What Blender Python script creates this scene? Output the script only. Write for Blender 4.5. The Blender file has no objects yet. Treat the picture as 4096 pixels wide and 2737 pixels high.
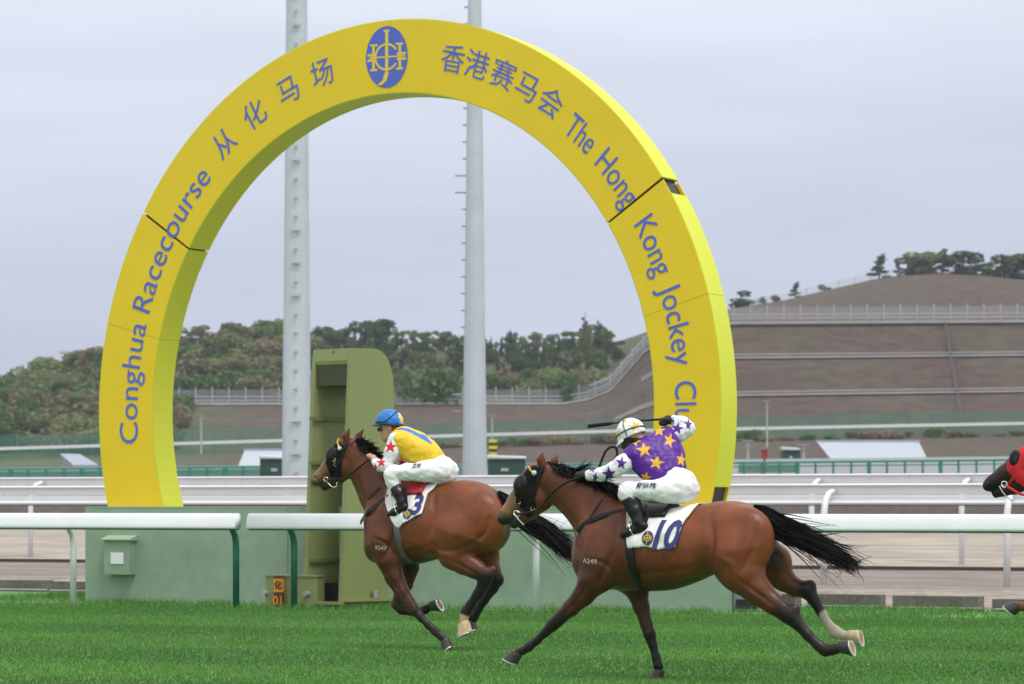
import bpy, math, random
import numpy as np
from mathutils import Vector, Matrix
random.seed(7); rng = np.random.default_rng(7)
R = math.radians
scene = bpy.context.scene
COL = scene.collection

# ------------------------------------------------------------------ camera
F = 13262.0          # focal length in photograph pixels (photo 4096 x 2737)
UC, V0, H = 2048.0, 2021.0, 1.4
K = 4096.0 / 2347.0
cam = bpy.data.cameras.new('camera')
cam.sensor_width = 36.0
cam.lens = F / 4096.0 * 36.0
cam.shift_y = (V0 - 1368.5) / 4096.0
cam.clip_start, cam.clip_end = 0.5, 6000.0
cam.dof.use_dof = True
cam.dof.focus_distance = 29.0
cam.dof.aperture_fstop = 5.0
cam_o = bpy.data.objects.new('camera', cam); COL.objects.link(cam_o)
cam_o.location = (0, 0, H); cam_o.rotation_euler = (R(90), 0, 0)
scene.camera = cam_o
scene.render.engine = 'CYCLES'
scene.cycles.use_denoising = True
scene.cycles.max_bounces = 6
scene.cycles.transparent_max_bounces = 12

# ------------------------------------------------------------------ sky and sun
SUN_EL, SUN_AZ = 64.0, 150.0
world = bpy.data.worlds.new('World'); scene.world = world; world.use_nodes = True
wn, wl = world.node_tree.nodes, world.node_tree.links
wn.clear()
out = wn.new('ShaderNodeOutputWorld'); bg = wn.new('ShaderNodeBackground')
sky = wn.new('ShaderNodeTexSky'); sky.sky_type = 'NISHITA'; sky.sun_disc = False
sky.sun_elevation = R(SUN_EL); sky.sun_rotation = R(SUN_AZ)
sky.air_density, sky.dust_density, sky.ozone_density = 1.0, 4.0, 1.0
tc = wn.new('ShaderNodeTexCoord'); sep = wn.new('ShaderNodeSeparateXYZ')
wl.new(tc.outputs['Generated'], sep.inputs[0])
ramp = wn.new('ShaderNodeValToRGB')      # overcast dome: dull at the horizon, bright overhead
cr = ramp.color_ramp; cr.interpolation = 'B_SPLINE'
stops = [(0.0, (.43, .468, .575)), (0.05, (.45, .49, .60)), (0.11, (.555, .595, .71)), (0.18, (.715, .755, .845)),
         (0.45, (1.10, 1.15, 1.25)), (1.0, (1.60, 1.65, 1.74))]
while len(cr.elements) < len(stops): cr.elements.new(0.5)
for e_, (p_, c_) in zip(cr.elements, stops): e_.position = p_; e_.color = (*c_, 1)
wl.new(sep.outputs['Z'], ramp.inputs[0])
mp = wn.new('ShaderNodeMapping'); mp.inputs['Scale'].default_value = (2.2, 2.2, 16.0)
wl.new(tc.outputs['Generated'], mp.inputs[0])
nz = wn.new('ShaderNodeTexNoise'); nz.inputs['Scale'].default_value = 1.6; nz.inputs['Detail'].default_value = 4
wl.new(mp.outputs[0], nz.inputs['Vector'])
mr = wn.new('ShaderNodeMapRange'); mr.inputs[1].default_value = .3; mr.inputs[2].default_value = .7
mr.inputs[3].default_value = .92; mr.inputs[4].default_value = 1.14
wl.new(nz.outputs[0], mr.inputs[0])
mul = wn.new('ShaderNodeVectorMath'); mul.operation = 'SCALE'
wl.new(ramp.outputs[0], mul.inputs[0]); wl.new(mr.outputs[0], mul.inputs['Scale'])
skys = wn.new('ShaderNodeVectorMath'); skys.operation = 'SCALE'; skys.inputs['Scale'].default_value = 0.08
wl.new(sky.outputs[0], skys.inputs[0])
mix = wn.new('ShaderNodeMix'); mix.data_type = 'RGBA'; mix.inputs[0].default_value = 0.94
wl.new(skys.outputs[0], mix.inputs[6]); wl.new(mul.outputs[0], mix.inputs[7])
wl.new(mix.outputs[2], bg.inputs[0]); bg.inputs[1].default_value = 1.0
wl.new(bg.outputs[0], out.inputs[0])
sun = bpy.data.lights.new('sun', 'SUN'); sun.energy = 1.5; sun.angle = R(14); sun.color = (1, .97, .92)
sun_o = bpy.data.objects.new('sun', sun); COL.objects.link(sun_o)
_sd = Vector((math.sin(R(SUN_AZ)) * math.cos(R(SUN_EL)), math.cos(R(SUN_AZ)) * math.cos(R(SUN_EL)), math.sin(R(SUN_EL))))
sun_o.rotation_euler = _sd.to_track_quat('Z', 'Y').to_euler()
sun_o.location = (0, 0, 40)
vs = scene.view_settings
vs.view_transform = 'Standard'; vs.look = 'None'; vs.exposure = 0.3; vs.gamma = 1.0; vs.use_curve_mapping = False

# ------------------------------------------------------------------ helpers
def at(u, v, Y):                         # point at depth Y seen at display pixel (u, v) of the 2347-wide view
    return Vector(((u * K - UC) / F * Y, Y, H + (V0 - v * K) / F * Y))

TH = R(26)                               # the course runs 26 degrees off the picture plane, nearer on the right
EA = Vector((math.cos(TH), -math.sin(TH), 0)); EN = Vector((math.sin(TH), math.cos(TH), 0))
CO = at(1230, 1158, 42.7); CO.z = 0
def crs(a, b, z=0.0):                    # course coordinates: along the rails, away from the camera, up
    p = CO + EA * a + EN * b; p.z = z; return p
def crs_at(u, b):                        # course coordinate a of the point at column u on the line b
    r = Vector(((u * K - UC) / F, 1, 0)); t = (CO.dot(EN) + b) / r.dot(EN)
    return (r * t - CO).dot(EA)

def nd(nt, t, **kw):
    n = nt.nodes.new(t)
    for k_, v_ in kw.items(): setattr(n, k_, v_)
    return n
MATS = {}
def mat(name, col, rough=.6, metal=0, var=0.0, scale=6.0, bump=0.0, bscale=60.0, attr=False, col2=None, spec=.5,
        alpha=None, coat=0.0, stretch=None, sheen=0.0, detail=4, trans=0.0):
    if name in MATS: return MATS[name]
    m = bpy.data.materials.new(name); m.use_nodes = True; nt = m.node_tree
    b = nt.nodes['Principled BSDF']
    b.inputs['Roughness'].default_value = rough; b.inputs['Metallic'].default_value = metal
    b.inputs['Specular IOR Level'].default_value = spec
    b.inputs['Coat Weight'].default_value = coat; b.inputs['Sheen Weight'].default_value = sheen
    tcn = nd(nt, 'ShaderNodeTexCoord'); vec = tcn.outputs['Object']
    if stretch:
        mpn = nd(nt, 'ShaderNodeMapping'); mpn.inputs['Scale'].default_value = stretch
        nt.links.new(vec, mpn.inputs[0]); vec = mpn.outputs[0]
    src = None
    if attr:
        an = nd(nt, 'ShaderNodeAttribute', attribute_name='Col'); src = an.outputs['Color']
    if var > 0 or col2 is not None:
        n = nd(nt, 'ShaderNodeTexNoise'); n.inputs['Scale'].default_value = scale; n.inputs['Detail'].default_value = detail
        n.inputs['Roughness'].default_value = .62
        nt.links.new(vec, n.inputs['Vector'])
        if col2 is not None:
            mx = nd(nt, 'ShaderNodeMix', data_type='RGBA')
            rr = nd(nt, 'ShaderNodeMapRange'); rr.inputs[1].default_value = .35; rr.inputs[2].default_value = .65
            nt.links.new(n.outputs[0], rr.inputs[0]); nt.links.new(rr.outputs[0], mx.inputs[0])
            mx.inputs[6].default_value = (*col, 1); mx.inputs[7].default_value = (*col2, 1); src = mx.outputs[2]
            if var > 0:
                n2 = nd(nt, 'ShaderNodeTexNoise'); n2.inputs['Scale'].default_value = scale * 6; n2.inputs['Detail'].default_value = 3
                nt.links.new(vec, n2.inputs['Vector']); n = n2
        if var > 0:
            r2 = nd(nt, 'ShaderNodeMapRange'); r2.inputs[1].default_value = .25; r2.inputs[2].default_value = .75
            r2.inputs[3].default_value = 1 - var; r2.inputs[4].default_value = 1 + var
            nt.links.new(n.outputs[0], r2.inputs[0])
            vm = nd(nt, 'ShaderNodeVectorMath', operation='SCALE')
            if src is None: vm.inputs[0].default_value = col
            else: nt.links.new(src, vm.inputs[0])
            nt.links.new(r2.outputs[0], vm.inputs['Scale']); src = vm.outputs[0]
    if src is None: b.inputs['Base Color'].default_value = (*col, 1)
    else: nt.links.new(src, b.inputs['Base Color'])
    if bump > 0:
        n3 = nd(nt, 'ShaderNodeTexNoise'); n3.inputs['Scale'].default_value = bscale; n3.inputs['Detail'].default_value = 3
        nt.links.new(vec, n3.inputs['Vector'])
        bp = nd(nt, 'ShaderNodeBump'); bp.inputs['Strength'].default_value = bump; bp.inputs['Distance'].default_value = .02
        nt.links.new(n3.outputs[0], bp.inputs['Height']); nt.links.new(bp.outputs[0], b.inputs['Normal'])
    if alpha is not None: b.inputs['Alpha'].default_value = alpha
    if trans > 0:
        tb = nd(nt, 'ShaderNodeBsdfTranslucent'); ms = nd(nt, 'ShaderNodeMixShader'); ms.inputs[0].default_value = trans
        if src is not None: nt.links.new(src, tb.inputs[0])
        else: tb.inputs[0].default_value = (*col, 1)
        o_ = nt.nodes['Material Output']
        nt.links.new(b.outputs[0], ms.inputs[1]); nt.links.new(tb.outputs[0], ms.inputs[2]); nt.links.new(ms.outputs[0], o_.inputs[0])
    MATS[name] = m; return m

class MB:                                # collects shapes, then links them as one mesh object
    def __init__(s): s.v = []; s.f = []; s.n = 0
    def add(s, vs, fs):
        o = s.n; s.v.extend([tuple(map(float, p)) for p in vs]); s.n += len(vs)
        s.f.extend([tuple(i + o for i in f) for f in fs]); return s
    def hexa(s, p):                      # 8 corners: bottom 4 then top 4, counter-clockwise
        return s.add(p, [(0, 3, 2, 1), (4, 5, 6, 7), (0, 1, 5, 4), (1, 2, 6, 5), (2, 3, 7, 6), (3, 0, 4, 7)])
    def box(s, x0, x1, y0, y1, z0, z1):
        return s.hexa([(x0, y0, z0), (x1, y0, z0), (x1, y1, z0), (x0, y1, z0), (x0, y0, z1), (x1, y0, z1), (x1, y1, z1), (x0, y1, z1)])
    def cbox(s, a0, a1, b0, b1, z0, z1):  # box in course coordinates
        q = [(a0, b0), (a1, b0), (a1, b1), (a0, b1)]
        return s.hexa([crs(*c, z0) for c in q] + [crs(*c, z1) for c in q])
    def tube(s, pts, rad, n=8, cap=True, flat=1.0, up=None):
        pts = [Vector(p) for p in pts]; m = len(pts)
        rad = [rad] * m if np.isscalar(rad) else rad
        vs = []; prev = None
        for i, p in enumerate(pts):
            d = (pts[min(i + 1, m - 1)] - pts[max(i - 1, 0)]).normalized()
            if up is not None: a = Vector(up)
            elif prev is not None: a = prev
            else: a = Vector((0, 0, 1)) if abs(d.z) < .9 else Vector((1, 0, 0))
            a = (a - d * a.dot(d))
            if a.length < 1e-6: a = d.orthogonal()
            a.normalize(); prev = a; b = d.cross(a)
            for k_ in range(n):
                t = 2 * math.pi * k_ / n
                vs.append(p + a * (math.cos(t) * rad[i]) + b * (math.sin(t) * rad[i] * flat))
        fs = [(i * n + k_, i * n + (k_ + 1) % n, (i + 1) * n + (k_ + 1) % n, (i + 1) * n + k_) for i in range(m - 1) for k_ in range(n)]
        if cap: fs += [tuple(range(n))[::-1], tuple((m - 1) * n + k_ for k_ in range(n))]
        return s.add(vs, fs)
    def sweep(s, prof, path, closed=True):   # profile rings already placed: path is a list of point lists
        n = len(path[0]); vs = [p for r_ in path for p in r_]
        fs = [(i * n + k_, i * n + (k_ + 1) % n, (i + 1) * n + (k_ + 1) % n, (i + 1) * n + k_) for i in range(len(path) - 1) for k_ in range(n)]
        fs += [tuple(range(n))[::-1], tuple((len(path) - 1) * n + k_ for k_ in range(n))]
        return s.add(vs, fs)
    def build(s, name, m, parent=None, smooth=False, **kw):
        me = bpy.data.meshes.new(name); me.from_pydata(s.v, [], s.f); me.update()
        return link(name, me, m, parent, smooth, **kw)

def link(name, me, m, parent=None, smooth=False, **kw):
    if m is not None: me.materials.append(m)
    if smooth: me.shade_smooth()
    o = bpy.data.objects.new(name, me); COL.objects.link(o)
    if parent is not None: o.parent = parent
    return tag(o, **kw)
def tag(o, label=None, cat=None, group=None, kind=None):
    if label: o['label'] = label
    if cat: o['category'] = cat
    if group: o['group'] = group
    if kind: o['kind'] = kind
    return o
def empty(name, loc=(0, 0, 0), rz=0.0, **kw):
    o = bpy.data.objects.new(name, None); COL.objects.link(o); o.location = loc; o.rotation_euler = (0, 0, rz)
    o.empty_display_size = .2
    return tag(o, **kw)
def fixn(o):                             # outward normals
    import bmesh
    bm = bmesh.new(); bm.from_mesh(o.data); bmesh.ops.recalc_face_normals(bm, faces=bm.faces[:]); bm.to_mesh(o.data); bm.free(); return o
def copy_tree(o, parent=None):
    c = o.copy(); COL.objects.link(c); c.parent = parent
    for ch in list(o.children): copy_tree(ch, c)
    return c
def np_mesh(name, verts, faces, cols=None):   # fast mesh from arrays; faces (n,3) or (n,4)
    me = bpy.data.meshes.new(name); verts = np.asarray(verts, np.float32); faces = np.asarray(faces, np.int32)
    k_ = faces.shape[1]
    me.vertices.add(len(verts)); me.vertices.foreach_set('co', verts.ravel())
    me.loops.add(faces.size); me.loops.foreach_set('vertex_index', faces.ravel())
    me.polygons.add(len(faces)); me.polygons.foreach_set('loop_start', np.arange(0, faces.size, k_, dtype=np.int32))
    me.polygons.foreach_set('loop_total', np.full(len(faces), k_, np.int32))
    me.update(calc_edges=True)
    if cols is not None:
        ca = me.color_attributes.new('Col', 'FLOAT_COLOR', 'POINT')
        c4 = np.ones((len(verts), 4), np.float32); c4[:, :3] = cols; ca.data.foreach_set('color', c4.ravel())
    return me
def text_mesh(s, size=1.0, bold=0.0, shear=0.0, extrude=0.0, res=4):
    cu = bpy.data.curves.new('txt', 'FONT'); cu.body = s; cu.size = size; cu.align_x = 'CENTER'; cu.align_y = 'BOTTOM_BASELINE'
    cu.offset = bold; cu.shear = shear; cu.resolution_u = res; cu.extrude = extrude
    o = bpy.data.objects.new('txt', cu); COL.objects.link(o)
    me = bpy.data.meshes.new_from_object(o.evaluated_get(bpy.context.evaluated_depsgraph_get()))
    v = [tuple(p.co) for p in me.vertices]; f_ = [tuple(p.vertices) for p in me.polygons]
    bpy.data.objects.remove(o); bpy.data.curves.remove(cu); bpy.data.meshes.remove(me)
    return v, f_
# ------------------------------------------------------------------ ground
M_soil = mat('far_soil', (.105, .078, .062), .95, col2=(.085, .085, .05), var=.3, scale=.06)
M_sand = mat('sand', (.20, .165, .135), .95, col2=(.34, .29, .245), var=.45, scale=1.6, stretch=(.6, .5, 1), bump=.9, bscale=9, detail=8)
M_dirt = mat('track_dirt', (.165, .125, .11), .95, col2=(.24, .195, .172), var=.42, scale=1.0, stretch=(.14, .6, 1), bump=.8, bscale=8, detail=8)
M_pale = mat('pale_sand', (.37, .325, .265), .95, col2=(.25, .215, .19), var=.40, scale=.7, stretch=(.16, .45, 1), detail=8)
M_bank = mat('bank_earth', (.060, .050, .045), .95, col2=(.085, .07, .06), var=.3, scale=.5)
def sheet(name, pts, m, label=None, kind='structure', sub=None):
    b = MB(); b.add(pts, [tuple(range(len(pts)))]); return b.build(name, m, kind=kind, label=label)
def on_course(o):
    o.location = CO; o.rotation_euler = (0, 0, -TH); return o
def edge_b(a): return 3.79 - .16 * max(-14, min(12, a))   # far edge of the turf, slightly off parallel
def cstrip(name, a0, a1, bz, m):        # strip along the course through (b, z) stations
    b = MB(); n = len(bz); A = np.linspace(a0, a1, 65)
    vs = [(a, bb(a) if callable(bb) else bb, zz) for a in A for bb, zz in bz]
    fs = [(i * n + j, (i + 1) * n + j, (i + 1) * n + j + 1, i * n + j + 1) for i in range(len(A) - 1) for j in range(n - 1)]
    b.add(vs, fs); return on_course(b.build(name, m, kind='structure'))
g = MB(); g.add([(-2500, -300, -.35), (2500, -300, -.35), (2500, 3500, -.35), (-2500, 3500, -.35)], [(0, 1, 2, 3)])
g.build('ground', M_soil, kind='structure')

def turf_mat():
    m = bpy.data.materials.new('turf'); m.use_nodes = True; nt = m.node_tree; b = nt.nodes['Principled BSDF']
    b.inputs['Roughness'].default_value = .8
    t = nd(nt, 'ShaderNodeTexCoord'); sp = nd(nt, 'ShaderNodeSeparateXYZ'); nt.links.new(t.outputs['Object'], sp.inputs[0])
    n = nd(nt, 'ShaderNodeTexNoise'); n.inputs['Scale'].default_value = .55; n.inputs['Detail'].default_value = 6
    nt.links.new(t.outputs['Object'], n.inputs['Vector'])
    n2 = nd(nt, 'ShaderNodeTexNoise'); n2.inputs['Scale'].default_value = 25; n2.inputs['Detail'].default_value = 3
    nt.links.new(t.outputs['Object'], n2.inputs['Vector'])
    ad = nd(nt, 'ShaderNodeMath', operation='MULTIPLY_ADD'); ad.inputs[1].default_value = .5
    nt.links.new(n2.outputs[0], ad.inputs[0]); nt.links.new(n.outputs[0], ad.inputs[2])
    r = nd(nt, 'ShaderNodeMapRange'); r.inputs[1].default_value = .45; r.inputs[2].default_value = 1.0
    nt.links.new(ad.outputs[0], r.inputs[0])
    mx = nd(nt, 'ShaderNodeMix', data_type='RGBA'); nt.links.new(r.outputs[0], mx.inputs[0])
    mx.inputs[6].default_value = (.060, .165, .030, 1); mx.inputs[7].default_value = (.095, .255, .045, 1)
    nt.links.new(mx.outputs[2], b.inputs['Base Color'])
    return m
M_turf = turf_mat()
cstrip('turf_track', -120, 120, [(-60, 0), (-20, 0), (-8, 0), (0, 0), (1.2, .02), (edge_b, .02)], M_turf)
cstrip('sand_verge', -160, 160, [(lambda a: edge_b(a) + .02, 0.0), (9, .01), (13.0, .03)], M_sand)
cstrip('dirt_track', -200, 200, [(13.0, .02), (18, .06), (23.6, .12)], M_dirt)
cstrip('sand_apron', -260, 260, [(23.9, .13), (27, .26), (40, .33), (62, .52)], M_pale)
cstrip('earth_bank', -320, 320, [(62, .50), (62.6, 1.0), (63.4, 1.36), (66, 1.42)], M_bank)
cstrip('infield', -700, 700, [(66, 1.41), (120, 2.3), (200, 3.2), (330, 4.0), (420, 5.0)], M_soil)

# grass blades, too many to count
def grass(name, label, N, a_rng, b_rng, hgt, wid, seed, keep=None):
    r = np.random.default_rng(seed)
    a = r.uniform(*a_rng, N); b = r.uniform(*b_rng, N)
    px = CO.x + a * EA.x + b * EN.x; py = CO.y + a * EA.y + b * EN.y
    ok = (py > 21) & (np.abs(px) < .168 * py + 1.6)
    if keep is not None: ok &= keep(a, b, r)
    a, b = a[ok], b[ok]; n = len(a)
    h = r.uniform(*hgt, n); w = r.uniform(*wid, n); an = r.uniform(0, math.pi, n); le = r.normal(0, .5, (n, 2)) * h[:, None]
    z0 = np.where(b > .9, .018, -.002)
    dx, dy = np.cos(an) * w, np.sin(an) * w
    P = np.empty((n, 3, 3), np.float32)
    P[:, 0] = np.stack([a - dx, b - dy, z0], 1); P[:, 1] = np.stack([a + dx, b + dy, z0], 1)
    P[:, 2] = np.stack([a + le[:, 0], b + le[:, 1], z0 + h], 1)
    band = .5 + .5 * np.tanh(3 * np.sin(b * 2 * math.pi / 5.2 + .6))
    patch = .5 + .25 * np.sin(a * 1.3 + 2 * np.sin(b * .9)) + .25 * np.sin(a * .47 - b * 1.7)
    c = np.array([.084, .262, .042])[None] * (.80 + .22 * band + .16 * patch + r.normal(0, .10, n))[:, None]
    c[:, 0] *= 1 + .3 * r.random(n); dry = r.random(n) < .03; c[dry] = (.20, .17, .06)
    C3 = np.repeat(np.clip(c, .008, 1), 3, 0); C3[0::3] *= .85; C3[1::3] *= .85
    me = np_mesh(name, P.reshape(-1, 3), np.arange(3 * n).reshape(-1, 3), C3)
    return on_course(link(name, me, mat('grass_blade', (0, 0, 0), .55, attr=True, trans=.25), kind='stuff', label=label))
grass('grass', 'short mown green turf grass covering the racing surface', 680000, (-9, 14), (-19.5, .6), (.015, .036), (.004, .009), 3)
grass('grass', 'longer uncut grass fringe along the foot of the rail', 60000, (-10, 9), (-.25, 5.9), (.04, .11), (.005, .010), 4,
      keep=lambda a, b, r: (b < 3.72 - .16 * np.clip(a, -14, 12)) & (r.random(len(a)) < .35 + .65 * (np.sin(a * 3.1) * np.sin(a * 1.3 + 1) > .1)))
# ------------------------------------------------------------------ running rails
M_rail = mat('rail_white', (.76, .78, .82), .35, var=.04, scale=3)
M_railg = mat('rail_shadow_groove', (.30, .30, .31), .6)
M_post = mat('post_white', (.72, .74, .76), .45, var=.06, scale=4)
M_postg = mat('post_green', (.012, .13, .085), .4, var=.1, scale=5)
def profile_rail(mb, prof, a0, a1, b0, segs=6):
    A = np.linspace(a0, a1, segs)
    mb.sweep(None, [[crs(a, b0 + pb, pz) for pb, pz in prof] for a in A]); return mb
NEAR = [(.07, 1.10), (.07, 1.25), (.05, 1.278), (.02, 1.29), (-.012, 1.287), (-.032, 1.272), (-.048, 1.245), (-.064, 1.205), (-.078, 1.16), (-.088, 1.12), (-.090, 1.10), (-.084, 1.085), (-.07, 1.081), (.05, 1.081)]
def near_post(parent, a, green=False):
    b = MB()
    pts = [crs(a, .34, -.08), crs(a, .34, .78), crs(a, .335, .90), crs(a, .30, 1.0), crs(a, .22, 1.085), crs(a, .12, 1.12), crs(a, .03, 1.13)]
    b.tube(pts, [.045] * 3 + [.043] * 4, 10)
    return b.build('post', M_postg if green else M_post, parent, smooth=True)
def near_rail(a0, a1, posts, label):
    t = empty('running_rail', crs((a0 + a1) / 2, .34, 0), label=label, cat='rail', group='white rails along the turf')
    inv = Matrix.Translation(-t.location)
    b = MB(); profile_rail(b, NEAR, a0, a1, 0); o = b.build('rail_bar', M_rail, t, smooth=True); fixn(o)
    b = MB(); b.cbox(a0 + .02, a1 - .02, -.05, .05, 1.062, 1.080); b.build('under_lip', M_postg, t)
    ps = [near_post(t, a, g_) for a, g_ in posts]
    for c in t.children: c.matrix_parent_inverse = inv
    return t
aL = crs_at(546, 0); aR = crs_at(571, 0)
near_rail(-14.5, aL, [(crs_at(168, .34) - 3.4, False), (crs_at(168, .34), False), (crs_at(541, .34), True)],
          'white running rail section left of the gap, ending on a green post')
near_rail(aR, 14, [(crs_at(674, .34), True), (crs_at(1229, .34), False), (crs_at(1783, .34), False), (crs_at(1783, .34) + 3.35, False)],
          'white running rail section right of the gap, passing behind both horses')

# taller rails of the dirt track with a lipped board
def board_rail(b0, z0, lab, u_posts, step, a0, a1):
    t = empty('track_rail', crs(0, b0, z0), label=lab, cat='rail', group='tall lipped rails of the dirt track')
    inv = Matrix.Translation(-t.location)
    def part(nm, prof, m, sm=False):
        b = MB(); profile_rail(b, [(x, z + z0) for x, z in prof], a0, a1, b0 + .55, 12); o = b.build(nm, m, t, smooth=sm); fixn(o); return o
    circ = lambda cb, cz, rb, rz: [(cb + rb * math.cos(q), cz + rz * math.sin(q)) for q in np.linspace(0, 2 * math.pi, 17)[:-1]]
    part('top_lip', circ(-.02, 1.755, .05, .022), M_rail, True)
    part('upper_board', [(.0, 1.60), (.03, 1.60), (.03, 1.735), (.0, 1.735)], mat('rail_board', (.82, .82, .84), .5, var=.05, scale=2))
    part('middle_board', [(-.015, 1.535), (.03, 1.535), (.03, 1.592), (-.015, 1.592)], mat('rail_board_light', (.84, .84, .85), .5, var=.05, scale=2))
    part('lower_board', [(-.03, 1.49), (.03, 1.49), (.03, 1.528), (-.03, 1.528)], M_rail)
    part('bottom_tube', circ(-.02, 1.45, .06, .038), M_rail, True)
    part('under_edge', [(-.03, 1.396), (.02, 1.396), (.02, 1.408), (-.03, 1.408)], mat('rail_underside', (.02, .06, .05), .7))
    for u in u_posts:
        a = crs_at(u, b0); b = MB()
        b.tube([crs(a, b0, z0 - .1), crs(a, b0, z0 + 1.05), crs(a, b0 + .02, z0 + 1.3), crs(a, b0 + .09, z0 + 1.48), crs(a, b0 + .22, z0 + 1.6), crs(a, b0 + .40, z0 + 1.645), crs(a, b0 + .53, z0 + 1.65)],
               [.058, .058, .058, .056, .05, .045, .04], 10)
        b.build('post', M_post, t, smooth=True)
    for c in t.children: c.matrix_parent_inverse = inv
    return t
board_rail(14.6, -.01, 'tall white lipped rail on curved posts, nearer side of the dirt track', [-630, 1468, 1888, 2308, 2728], 0, -30, 32)
board_rail(25.6, .27, 'tall white lipped rail, farther side of the dirt track', [-230, 70, 352, 985, 1340, 1520, 1860, 2204, 2550], 0, -40, 42)

# concrete kerb blocks between turf and sand
M_conc = mat('kerb_concrete', (.115, .105, .09), .9, col2=(.16, .15, .13), var=.25, scale=2.5, bump=.3, bscale=30)
M_strip = mat('kerb_strip', (.55, .55, .53), .5)
kb = empty('kerb', crs(0, 3.9, 0), label='low grey concrete kerb of separate blocks between turf and sand', cat='kerb')
a = -14.0; r_ = random.Random(5)
while a < 14:
    L = r_.uniform(1.25, 1.45)
    b = MB(); z = .19 + r_.uniform(-.015, .015); eb = edge_b(a + L / 2); b.cbox(a, a + L - .26, eb + .06 + r_.uniform(-.02, .02), eb + .30, -.05, z)
    o = b.build('block', M_conc, kb); o.matrix_parent_inverse = Matrix.Translation(-kb.location)
    b = MB(); b.cbox(a + .02, a + L - .20, eb - .01, eb + .025, .045, .062); o2 = b.build('edge_strip', M_strip, kb); o2.matrix_parent_inverse = Matrix.Translation(-kb.location)
    a += L
# thin edging kerb of the dirt track
b = MB(); b.cbox(-60, 60, 23.6, 23.9, .05, .19); b.build('track_edging', mat('edging_dark', (.05, .045, .04), .8), kind='structure')
b = MB(); b.cbox(-60, 60, 13.0, 13.06, .0, .075); b.build('track_edging', mat('edging_pale', (.45, .43, .40), .7), kind='structure')

# ------------------------------------------------------------------ sage plinth under the arch
M_sage = mat('sage_paint', (.285, .39, .285), .55, col2=(.245, .345, .255), var=.09, scale=.9, bump=.05, bscale=25)
aL, aR = crs_at(195, 1.3), crs_at(1676, 1.3)
pl = empty('arch_plinth', crs((aL + aR) / 2, 1.9, 0), label='long sage green plinth wall under the yellow arch', cat='plinth')
def pch(o, p): o.matrix_parent_inverse = Matrix.Translation(-p.location); return o
cuts = [aL, aL + (aR - aL) * .335, aL + (aR - aL) * .52, aL + (aR - aL) * .78, aR]
for i in range(4):
    b = MB(); b.cbox(cuts[i] + .004, cuts[i + 1] - .004, 1.3, 2.55, -.05, 1.355); pch(b.build('wall_panel', M_sage, pl), pl)
b = MB(); b.cbox(aL - .003, aR + .003, 1.297, 2.553, 1.357, 1.378); pch(b.build('coping', M_sage, pl), pl)
# steel foot and grey locker at the right end
b = MB(); b.cbox(aR + .01, aR + .38, 1.35, 1.9, 0, .44); lk = b.build('cable_locker', mat('locker_grey', (.20, .25, .27), .5, var=.1), label='small grey locker at the right end of the sage plinth', cat='locker')
b = MB(); b.cbox(aR + .05, aR + .34, 1.337, 1.347, .06, .18); b.build('vent', mat('vent_black', (.01, .012, .014), .6), lk)
b = MB(); b.cbox(aR + .05, aR + .34, 1.337, 1.347, .34, .36); b.build('label_strip', M_strip, lk)

# meter box on the plinth
a0, a1 = crs_at(252, 1.3), crs_at(311, 1.3)
jb = empty('meter_box', crs((a0 + a1) / 2, 1.3, 0), label='green wall-mounted meter box with a white printed notice', cat='meter box')
z0, z1 = .42, .90
b = MB(); b.cbox(a0, a1, 1.14, 1.298, z0, z1); pch(b.build('housing', M_sage, jb), jb)
b = MB(); q = [(a0 - .03, 1.10), (a1 + .03, 1.10), (a1 + .03, 1.297), (a0 - .03, 1.297)]
b.hexa([crs(x, y, z1 + .002) for x, y in q] + [crs(x, y, z1 + .02 + (.055 if y > 1.2 else 0)) for x, y in q]); pch(b.build('roof', mat('sage_light', (.34, .42, .29), .5), jb), jb)
am = (a0 + a1) / 2 + .01
b = MB(); b.cbox(am - .105, am + .105, 1.130, 1.138, z0 + .15, z0 + .31); nt_ = pch(b.build('notice', mat('paper_white', (.82, .83, .86), .6), jb), jb)
for k_ in range(5):
    b = MB(); b.cbox(am - .09, am + .085 - .02 * (k_ % 2), 1.127, 1.1295, z0 + .285 - k_ * .022, z0 + .290 - k_ * .022); o = b.build('text_line', mat('ink_grey', (.25, .27, .33), .6), nt_); o.matrix_parent_inverse = Matrix.Translation(-jb.location)
b = MB(); b.cbox(am - .06, am + .09, 1.127, 1.1295, z0 + .155, z0 + .188); o = b.build('tan_band', mat('tan', (.55, .42, .22), .6), nt_); o.matrix_parent_inverse = Matrix.Translation(-jb.location)
# ------------------------------------------------------------------ finish arch
M_yel = mat('arch_yellow', (.81, .565, .006), .45, var=.06, scale=.9, detail=6)
M_lime = mat('arch_lime', (.68, .72, .010), .45, var=.03, scale=1.2)
M_dark = mat('arch_steel', (.015, .015, .016), .5)
M_blue = mat('arch_blue', (.085, .135, .58), .5, var=.06, scale=3)
AC = Vector((-1.5966, 45.525, 0)); AZ = 2.7076
AO, BO, AI, BI, TD = 4.8284, 5.3638, 3.8916, 4.3473, .54
arch = empty('finish_arch', (AC.x, AC.y, 1.379), -TH, label='tall yellow ring-shaped finishing-post arch with blue lettering', cat='arch')
ZB = 1.379
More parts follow.
